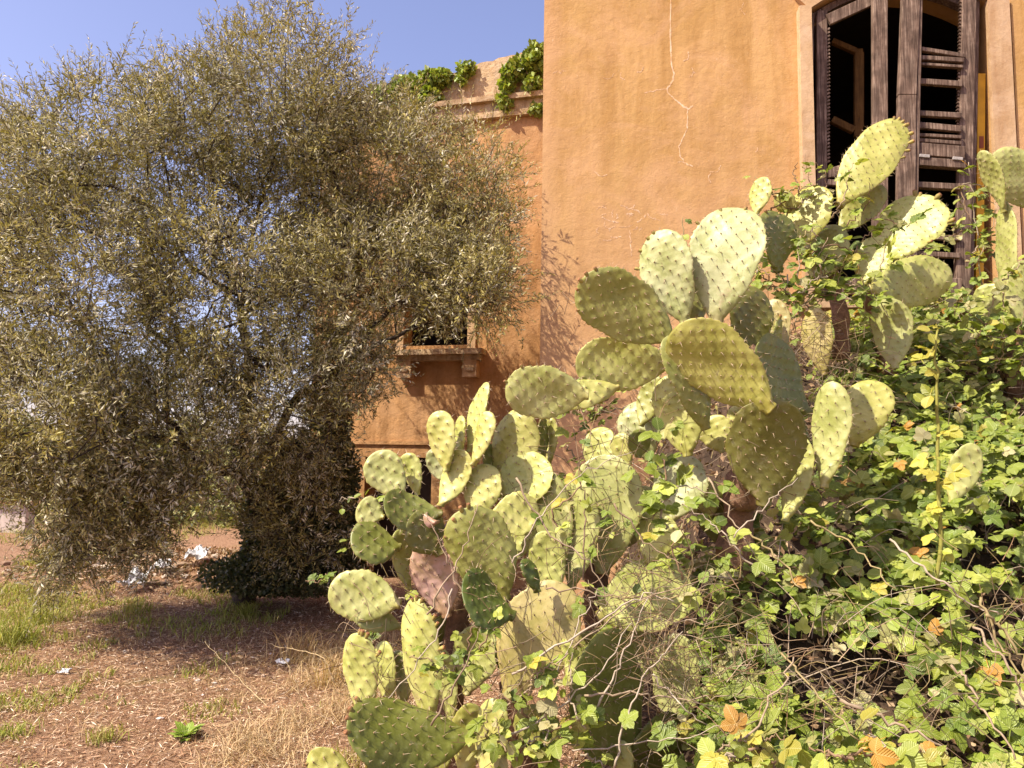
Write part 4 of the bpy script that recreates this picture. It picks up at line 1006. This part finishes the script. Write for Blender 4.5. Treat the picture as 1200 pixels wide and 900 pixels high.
trail('bramble weaving up through the cacti beneath the window', rwalk(985, 290, 4.4, 12, 50, 45, 70) + rwalk(960, 340, 4.3, 14, 60, 40, 70), .05, .10, 150, loc=Pn(985, 400, 4.6))
trail('bramble with small leaves climbing beside the right shutter', rwalk(1136, 260, 5.3, 7, 14, 60, 60) + [[(1150, 360, 5.3), (1148, 300, 5.3), (1140, 240, 5.3), (1135, 190, 5.3)]], .05, .085, 120, loc=Pn(1150, 420, 4.8))
trail('leafy bramble rooted between the tall cactus and the ochre wall', rwalk(700, 480, 4.2, 10, 45, 25, 70) + rwalk(670, 540, 4.0, 6, 40, 25, 60) + [[(805, 330, 3.9), (803, 290, 3.9), (800, 255, 3.9)]], .055, .075, 120, loc=Pn(690, 600, 4.2))
trail('bramble creeping up in front of the grey middle cactus', [[(700, 760, 3.2), (700, 720, 3.2), (690, 690, 3.2), (710, 670, 3.2)], [(660, 640, 3.3), (650, 600, 3.3), (680, 570, 3.3), (672, 500, 3.4)], [(730, 700, 3.2), (790, 700, 3.15), (830, 690, 3.1)], [(690, 640, 3.3), (720, 610, 3.3), (700, 590, 3.3)]], .05, .08, 80)
trail('bramble at the very bottom between the yellow pad and the big dark pad', rwalk(640, 850, 2.9, 14, 50, 45, 60), .045, .085, 130, loc=Pn(640, 930, 3.0))
trail('short bramble sprig in front of the dead pink pad', [[(540, 790, 3.1), (550, 750, 3.1), (555, 725, 3.1)], [(500, 780, 3.05), (520, 785, 3.05), (545, 780, 3.05), (575, 790, 3.05)], [(560, 770, 3.1), (575, 740, 3.1), (590, 735, 3.1)], [(480, 770, 3.05), (505, 775, 3.05), (512, 795, 3.05)]], .03, .07, 60)
trail('bramble hanging at the bottom edge with yellow and orange leaves', rwalk(1030, 890, 2.25, 6, 40, 14, 50) + rwalk(880, 870, 2.4, 6, 40, 20, 50), .05, .09, 70, pal=[(.44, .40, .07), (.5, .27, .05), (.30, .35, .06)], wts=[.3, .15, .55], loc=Pn(1000, 930, 2.4))
trail('leafy bramble heaped around the foot of the cactus at the right edge', rwalk(1185, 410, 4.75, 14, 30, 40, 70) + rwalk(1165, 345, 4.9, 3, 12, 20, 50), .045, .10, 110, loc=Pn(1190, 480, 4.9))
trail('low creeper at the left foot of the clump', rwalk(435, 690, 3.7, 5, 30, 45, 50) + rwalk(430, 600, 3.8, 2, 14, 40, 40), .06, .07, 30, loc=Pn(420, 740, 3.7))
trail('bramble sprigs around the upper left of the window cactus', rwalk(915, 240, 4.7, 7, 30, 25, 40) + rwalk(905, 320, 4.2, 6, 35, 40, 50) + [[(955, 235, 5.4), (948, 210, 5.4), (944, 180, 5.4)], [(965, 230, 5.4), (968, 205, 5.4), (955, 190, 5.4)]], .05, .07, 90, loc=Pn(915, 420, 4.6))
# dry bramble tangle
dry = thing('dry_bramble', 'tangle of grey-brown dead canes across the lower middle of the cactus clump', 'dead brambles', Pn(740, 800, 3.0))
dl = [[(590, 830, 2.95), (660, 770, 2.95), (740, 710, 2.95), (830, 675, 2.95)], [(600, 790, 2.95), (690, 735, 2.95), (750, 700, 2.95), (790, 705, 2.95)], [(685, 815, 2.9), (740, 812, 2.9), (800, 820, 2.9), (855, 815, 2.9)],
      [(720, 900, 2.85), (735, 840, 2.85), (765, 780, 2.85), (800, 740, 2.85)], [(765, 790, 2.9), (800, 830, 2.85), (830, 850, 2.85)], [(700, 830, 2.9), (730, 770, 2.9), (760, 700, 2.95)], [(640, 880, 2.9), (650, 800, 2.95), (680, 730, 3.0), (700, 690, 3.0)],
      [(600, 660, 3.15), (630, 610, 3.15), (680, 555, 3.2), (740, 530, 3.2)], [(605, 560, 3.2), (640, 620, 3.15), (690, 660, 3.1), (720, 720, 3.1)], [(545, 700, 3.1), (520, 650, 3.15), (500, 600, 3.2)], [(500, 720, 3.1), (540, 650, 3.15), (560, 590, 3.2)],
      [(505, 850, 3.0), (540, 790, 3.0), (560, 740, 3.05)], [(640, 430, 4.1), (680, 480, 3.9), (700, 545, 3.7)], [(683, 680, 3.3), (686, 600, 3.35), (680, 550, 3.4), (688, 505, 3.45)], [(640, 690, 3.1), (700, 695, 3.05), (770, 720, 3.0)],
      [(860, 630, 3.1), (900, 590, 3.15), (935, 560, 3.2)], [(830, 560, 3.3), (860, 610, 3.2), (885, 650, 3.1)], [(720, 590, 3.25), (760, 640, 3.2), (800, 660, 3.1)], [(670, 880, 2.85), (760, 870, 2.85), (850, 850, 2.8)],
      [(580, 870, 2.9), (640, 840, 2.9), (700, 790, 2.9), (740, 730, 2.95)], [(530, 690, 3.1), (515, 740, 3.05), (470, 800, 3.05), (430, 850, 3.05)]]
canes_from(dry, [[Pn(*q) for q in p] for p in dl], .0042, .0016, pal=[(.36, .27, .18), (.28, .2, .13), (.46, .38, .29)])
mb = MB()
for (cx, cy, sx, sy, D, n, l) in ((780, 740, 45, 40, 3.15, 330, .18), (740, 690, 60, 30, 3.3, 120, .16), (700, 560, 60, 50, 3.6, 130, .2), (950, 420, 45, 40, 4.3, 330, .2), (880, 560, 40, 40, 3.5, 90, .16), (620, 700, 60, 60, 3.45, 130, .16),
                                  (520, 760, 50, 60, 3.4, 160, .18), (650, 840, 60, 50, 3.1, 170, .18), (820, 800, 40, 50, 3.1, 150, .16), (930, 790, 70, 50, 2.85, 150, .16), (1000, 800, 60, 40, 2.8, 130, .16), (1180, 740, 30, 50, 2.7, 90, .16), (900, 480, 40, 60, 4.0, 80, .2), (770, 440, 60, 60, 4.2, 90, .2), (430, 780, 25, 50, 3.5, 70, .16)):
    for k in range(int(n * .62)):
        a = Pn(cx + rng.normal(0, sx), cy + rng.normal(0, sy), D + rng.normal(0, .14)); d = rng.normal(0, 1, 3) * [1, .5, .8]; d /= np.linalg.norm(d); b = a + d * l * rng.uniform(.5, 1.3)
        c = curve([a, (a + b) / 2 + rng.normal(0, .015, 3), b], 3); v = rng.uniform(.4, 1.15)
        tube(mb, c, np.linspace(.0020, .0009, len(c)), 3, np.array(CANE[rng.integers(0, 4)]) * v * [1, .95, .88], False)
mb.build('fine_twigs', M_TWIG, dry, True, True)

# dry leaves caught on the bank
x = rng.uniform(-.3, 4.8, 26000); y = rng.uniform(1.5, 6.6, 26000); C = np.stack([x, y, bank_h(x, y) - .25 + .07 * fbm(x * 2, y * 2, 9) + rng.uniform(0, .09, len(x))], 1)
C = C[(bank_h(x, y) > .05) & ((C - WR.o) @ WR.d < -.1)]; V, Fq = leafquads(len(C), C, .05, .45); mb = MB(); mb.add(V, Fq, cols(len(C), [(.34, .22, .13), (.22, .13, .07), (.45, .32, .2), (.15, .09, .05), (.28, .26, .08)], .3))
tag(mb.build('dead_leaves', M_DRY), 'brown dead leaves caught on the earth bank under the brambles', 'dead leaves', kind='stuff')

# ------------------------------------------------------------------ yard: litter, grass, rubble
def blades(n, C, h, wd, lean=.35, curl=.3, pal=None):
    a = rng.uniform(0, 6.28, n); ln = rng.normal(0, lean, (n, 2)); H = h * rng.uniform(.5, 1.2, n)
    s = np.stack([np.cos(a), np.sin(a), np.zeros(n)], 1) * wd
    m_ = C + np.stack([ln[:, 0] * H * .4, ln[:, 1] * H * .4, H * .55], 1); t_ = C + np.stack([ln[:, 0] * H * (1 + curl), ln[:, 1] * H * (1 + curl), H * (1 - np.abs(ln).sum(1) * .3)], 1)
    V = np.stack([C - s, C + s, m_ + s * .7, m_ - s * .7, t_], 1).reshape(-1, 3); q = np.arange(n)[:, None] * 5
    c = np.array(pal)[rng.integers(0, len(pal), n)] * rng.uniform(.75, 1.25, (n, 1))
    return V, [q + np.array([[0, 1, 2, 3]]), q + np.array([[3, 2, 4]])], np.repeat(c, 5, 0)
def gpts(n, x0, x1, y0, y1, seed=None, thr=None, sc=1.2):
    x = rng.uniform(x0, x1, n); y = rng.uniform(y0, y1, n)
    if seed is not None: k = fbm(x * sc, y * sc, seed) > thr; x, y = x[k], y[k]
    return np.stack([x, y, ground_h(x, y)], 1)
C = gpts(150000, -7.0, .9, 3.3, 9.0); n = len(C); d = rng.normal(0, 1, (n, 3)) * [1, 1, .28]; d /= np.linalg.norm(d, axis=1)[:, None]
sdv = np.cross(d, np.array([0, 0, 1.]) + rng.normal(0, .5, (n, 3))); sdv /= np.linalg.norm(sdv, axis=1)[:, None]; l = rng.uniform(.006, .05, (n, 1)) * rng.uniform(.4, 1, (n, 1)) + (rng.random((n, 1)) < .35) * rng.uniform(.0, .07, (n, 1)); wv = np.minimum(l * rng.uniform(.03, .25, (n, 1)), .0028); C = C + [0, 0, .006] + np.abs(rng.normal(0, .006, (n, 1))) * [0, 0, 1]
V = np.stack([C - d * l / 2, C + sdv * wv, C + d * l / 2, C - sdv * wv], 1).reshape(-1, 3)
mb = MB(); mb.add(V, np.arange(4 * n).reshape(-1, 4), cols(n, [(.48, .29, .17), (.60, .41, .26), (.36, .20, .11), (.22, .11, .06), (.74, .56, .38), (.56, .38, .23), (.80, .66, .50), (.30, .17, .09)], .35))
tag(mb.build('leaf_litter', M_DRY), 'dry reddish leaf litter and straw strewn over the yard', 'leaf litter', kind='stuff')
DG = [(.52, .38, .2), (.62, .48, .28), (.42, .27, .13)]; GG = [(.24, .27, .05), (.34, .36, .07), (.44, .42, .12), (.44, .36, .15)]
C = np.concatenate([gpts(5200, -1.55, -.5, 3.9, 7.4, 41, .1, 2.5), gpts(9000, -5.5, -1.0, 3.6, 7.6, 42, .15, 1.6)]); V, Fs, cc = blades(len(C), C, np.where(C[:, 0] > -1.6, .16, .06), .0022, .9, .4, DG); mb = MB(); mb.add(V, Fs, cc)
tag(mb.build('dry_grass', M_DRY), 'straw-coloured dry grass along the foot of the cacti and in the yard', 'dry grass', kind='stuff')
C = np.concatenate([gpts(16000, -7.0, -2.2, 5.0, 8.4, 47, .25, 1.9), gpts(6000, -5.0, -1.2, 4.0, 6.0, 48, .62, 2.6), gpts(20000, -7.6, -4.6, 6.9, 13, 43, .0, .9), gpts(6000, -5.5, -1.8, 6.4, 9.4, 44, .3, 1.9), gpts(2600, -4.5, -.9, 4.2, 8.5, 45, .66, 2.6), gpts(14000, -16, -6, 12, 24, 46, -.4, .5)])
hh = np.interp(C[:, 1], [4, 7, 24], [.05, .09, .2]); V, Fs, cc = blades(len(C), C, hh, .005, .5, .3, GG); mb = MB(); mb.add(V, Fs, cc)
tag(mb.build('grass', M_GRASS), 'patchy short green grass at the left of the yard', 'grass', kind='stuff')
# a few tufts and weeds
def tuft(px, py, label, n, h, pal, cat='grass tuft', name='grass_tuft', wd=.004, spread=.08, g=None, lean=.5):
    d = MROT @ Vector(((px - 600) / F_PX, -(py - 450) / F_PX, -1)); q = CAM + d * (1.6 / -d.z); c0 = np.array([q.x, q.y, float(ground_h(np.array(q.x), np.array(q.y)))])
    C = c0 + np.concatenate([rng.normal(0, spread * .65, (n, 2)), np.zeros((n, 1))], 1); V, Fs, cc = blades(n, C, h, wd, lean, .3, pal); mb = MB(); mb.add(V, Fs, cc)
    return tag(mb.build(name, M_GRASS), label, cat, g)
tuft(12, 755, 'tall green grass tuft at the left edge of the yard', 240, .30, GG[:3], g='grass tufts', spread=.16); tuft(48, 735, 'green grass tuft standing right of the leftmost one', 150, .24, GG[:3], g='grass tufts', spread=.1)
tuft(20, 700, 'wide green grass clump behind the left-edge tufts', 260, .18, GG[:3], g='grass tufts', spread=.25)
tuft(12, 862, 'small green tuft in the lower left corner', 110, .09, GG[:3], g='grass tufts', spread=.09); tuft(122, 868, 'thin half-dry tuft near the bottom left', 90, .10, GG[1:] + DG[:1], g='grass tufts', spread=.08)
tuft(288, 728, 'grass tuft in the tree shade', 140, .16, GG[:3], g='grass tufts', spread=.06)
tuft(160, 725, 'grass tuft at the front of the shade left of the trunk', 140, .14, GG, g='grass tufts', spread=.14); tuft(390, 800, 'pale dry grass tuft beside the lowest left pads', 170, .26, DG, g='grass tufts', spread=.12); tuft(352, 770, 'dry grass tuft just left of the cactus clump', 150, .3, DG, g='grass tufts', spread=.16)
tuft(398, 895, 'yellow-green tuft at the bottom edge by the cacti', 110, .12, GG[2:] + DG[:1], g='grass tufts', spread=.12)
# broad-leaved weed
d = MROT @ Vector(((218 - 600) / F_PX, -(862 - 450) / F_PX, -1)); q = CAM + d * (1.6 / -d.z); q = np.array([q.x, q.y, float(ground_h(np.array(q.x), np.array(q.y)))])
wd_ = thing('weed', 'small bright green leafy weed alone on the bare ground', 'weed', q)
for k in range(22):
    a = k * 2.4; el = rng.uniform(.3, 1.1); L = rng.uniform(.07, .13); dirv = np.array([math.cos(a) * math.cos(el), math.sin(a) * math.cos(el), math.sin(el)])
    V, F_, U = leaflet(L, L * .5, .3, .1); yv = dirv; xv = np.cross(yv, [0, 0, 1.]); xv /= np.linalg.norm(xv); zv = np.cross(xv, yv)
    mb = MB(); mb.add(q + V[:, :1] * xv + V[:, 1:2] * yv + V[:, 2:] * zv, F_, (.30, .42, .06), U); mb.build('leaf', M_LEAF, wd_, True)
# long dry stalks
for (pts, lab) in (([(322, 835, 5.3), (285, 800, 5.4), (240, 752, 5.5)], 'long dry grass stalk leaning left across the shade'), ([(360, 840, 5.2), (345, 795, 5.2), (330, 765, 5.2)], 'dry stalk standing by the cactus clump, shorter of two'),
                   ([(392, 800, 4.9), (375, 770, 4.9), (322, 757, 5.0)], 'dry stalk bent flat toward the left beside the pads')):
    c = curve([Pn(*p) for p in pts], 8, .003); mb = MB(); tube(mb, c, np.linspace(.004, .0012, len(c)), 4, (.62, .48, .27)); 
    for k in range(4, len(c)): 
        e = c[k] + np.array([rng.normal(0, .015), rng.normal(0, .01), rng.uniform(.0, .03)]); tube(mb, [c[k], e], [.0016, .0006], 3, (.66, .52, .3), False)
    tag(mb.build('grass_stalk', M_TWIG), lab, 'dry stalk', 'long dry grass stalks')
# rubble heap behind the trunk
def stones(n, cx, cy, sx, sy, s0, s1, pal):
    mb = MB(); ico = np.array([[0, 0, 1], [.89, 0, .45], [.28, .85, .45], [-.72, .53, .45], [-.72, -.53, .45], [.28, -.85, .45], [.72, .53, -.45], [-.28, .85, -.45], [-.89, 0, -.45], [-.28, -.85, -.45], [.72, -.53, -.45], [0, 0, -1]])
    IF = np.array([[0,1,2],[0,2,3],[0,3,4],[0,4,5],[0,5,1],[1,6,2],[2,7,3],[3,8,4],[4,9,5],[5,10,1],[6,7,2],[7,8,3],[8,9,4],[9,10,5],[10,6,1],[11,7,6],[11,8,7],[11,9,8],[11,10,9],[11,6,10]])
    for k in range(n):
        x, y = cx + rng.normal(0, sx), cy + rng.normal(0, sy); s = rng.uniform(s0, s1) * np.array([rng.uniform(.7, 1.4), rng.uniform(.7, 1.4), rng.uniform(.4, .8)])
        mb.add(rotz(ico * s * rng.uniform(.8, 1.2, (12, 1)), rng.uniform(0, 6)) + [x, y, float(ground_h(np.array(x), np.array(y))) + s[2] * .3], IF, np.array(pal[rng.integers(0, len(pal))]) * rng.uniform(.7, 1.2))
    return mb
tag(stones(420, -4.3, 10.1, .8, .5, .02, .08, [(.36, .24, .16), (.28, .18, .12), (.52, .42, .33), (.26, .18, .12), (.55, .46, .38)]).build('rubble_heap', M_STONEBIT), 'low heap of reddish rubble and dead leaves behind the olive trunk', 'rubble', kind='stuff')
C = np.stack([rng.normal(-4.3, .9, 6000), rng.normal(10.1, .55, 6000)], 1); C = np.c_[C, ground_h(C[:, 0], C[:, 1]) + .03]; V, Fq = leafquads(6000, C, .06, .4); mb = MB(); mb.add(V, Fq, cols(6000, [(.36, .22, .13), (.46, .31, .19), (.25, .14, .08), (.52, .40, .27)], .3))
tag(mb.build('dead_leaves', M_DRY), 'drift of dead brown leaves over the rubble heap', 'dead leaves', kind='stuff')
def litter(px, py, w_, d_, h_, label, cat='plastic sheet', name='plastic_sheet', z=0):
    dd = MROT @ Vector(((px - 600) / F_PX, -(py - 450) / F_PX, -1)); q = CAM + dd * ((1.6 - z) / -dd.z); n = 12
    X, Y = np.meshgrid(np.linspace(-1, 1, n), np.linspace(-1, 1, n), indexing='ij'); rr = 1 - .25 * rng.random((n, n)) * (np.maximum(abs(X), abs(Y)) > .9)
    s = rng.uniform(0, 9); x = q.x + X * w_ * rr * (1 + .2 * np.sin(Y * 3 + s)); y = q.y + Y * d_ * rr
    Zt = z + h_ * (.35 + .3 * np.sin(X * 4 + s) * np.cos(Y * 3 + s) + rng.normal(0, .13, (n, n)) + .35 * (Y + .2)); Z = np.maximum(Zt, ground_h(x, y) + .006 * (z == 0) - .0)
    i = np.arange(n - 1)[:, None] * n + np.arange(n - 1)[None]; mb = MB(); mb.add(np.stack([x, y, Z], -1).reshape(-1, 3), np.stack([i, i + n, i + n + 1, i + 1], -1).reshape(-1, 4))
    o = mb.build(name, M_PLASTIC); sm = o.modifiers.new('thickness', 'SOLIDIFY'); sm.thickness = .004
    return tag(o, label, cat)
litter(160, 682, .14, .16, .14, 'crumpled white plastic sheet on the ground left of the trunk', z=.17); litter(232, 652, .13, .14, .12, 'white plastic sheet higher on the rubble heap near the trunk', z=.36)
litter(190, 664, .09, .08, .08, 'small white scrap between the two plastic sheets', z=.27)
litter(76, 787, .035, .03, .02, 'small white paper scrap lying on the dry ground', 'paper scrap', 'paper_scrap'); litter(331, 776, .05, .04, .02, 'pale flat scrap in the shade left of the cacti', 'paper scrap', 'paper_scrap')
tag(stones(60, -2.6, 6.3, 1.4, 1.1, .008, .022, [(.7, .62, .55), (.5, .36, .28), (.6, .45, .36)]).build('pebbles', M_STONEBIT), 'pale pebbles scattered over the yard', 'pebbles', kind='stuff')
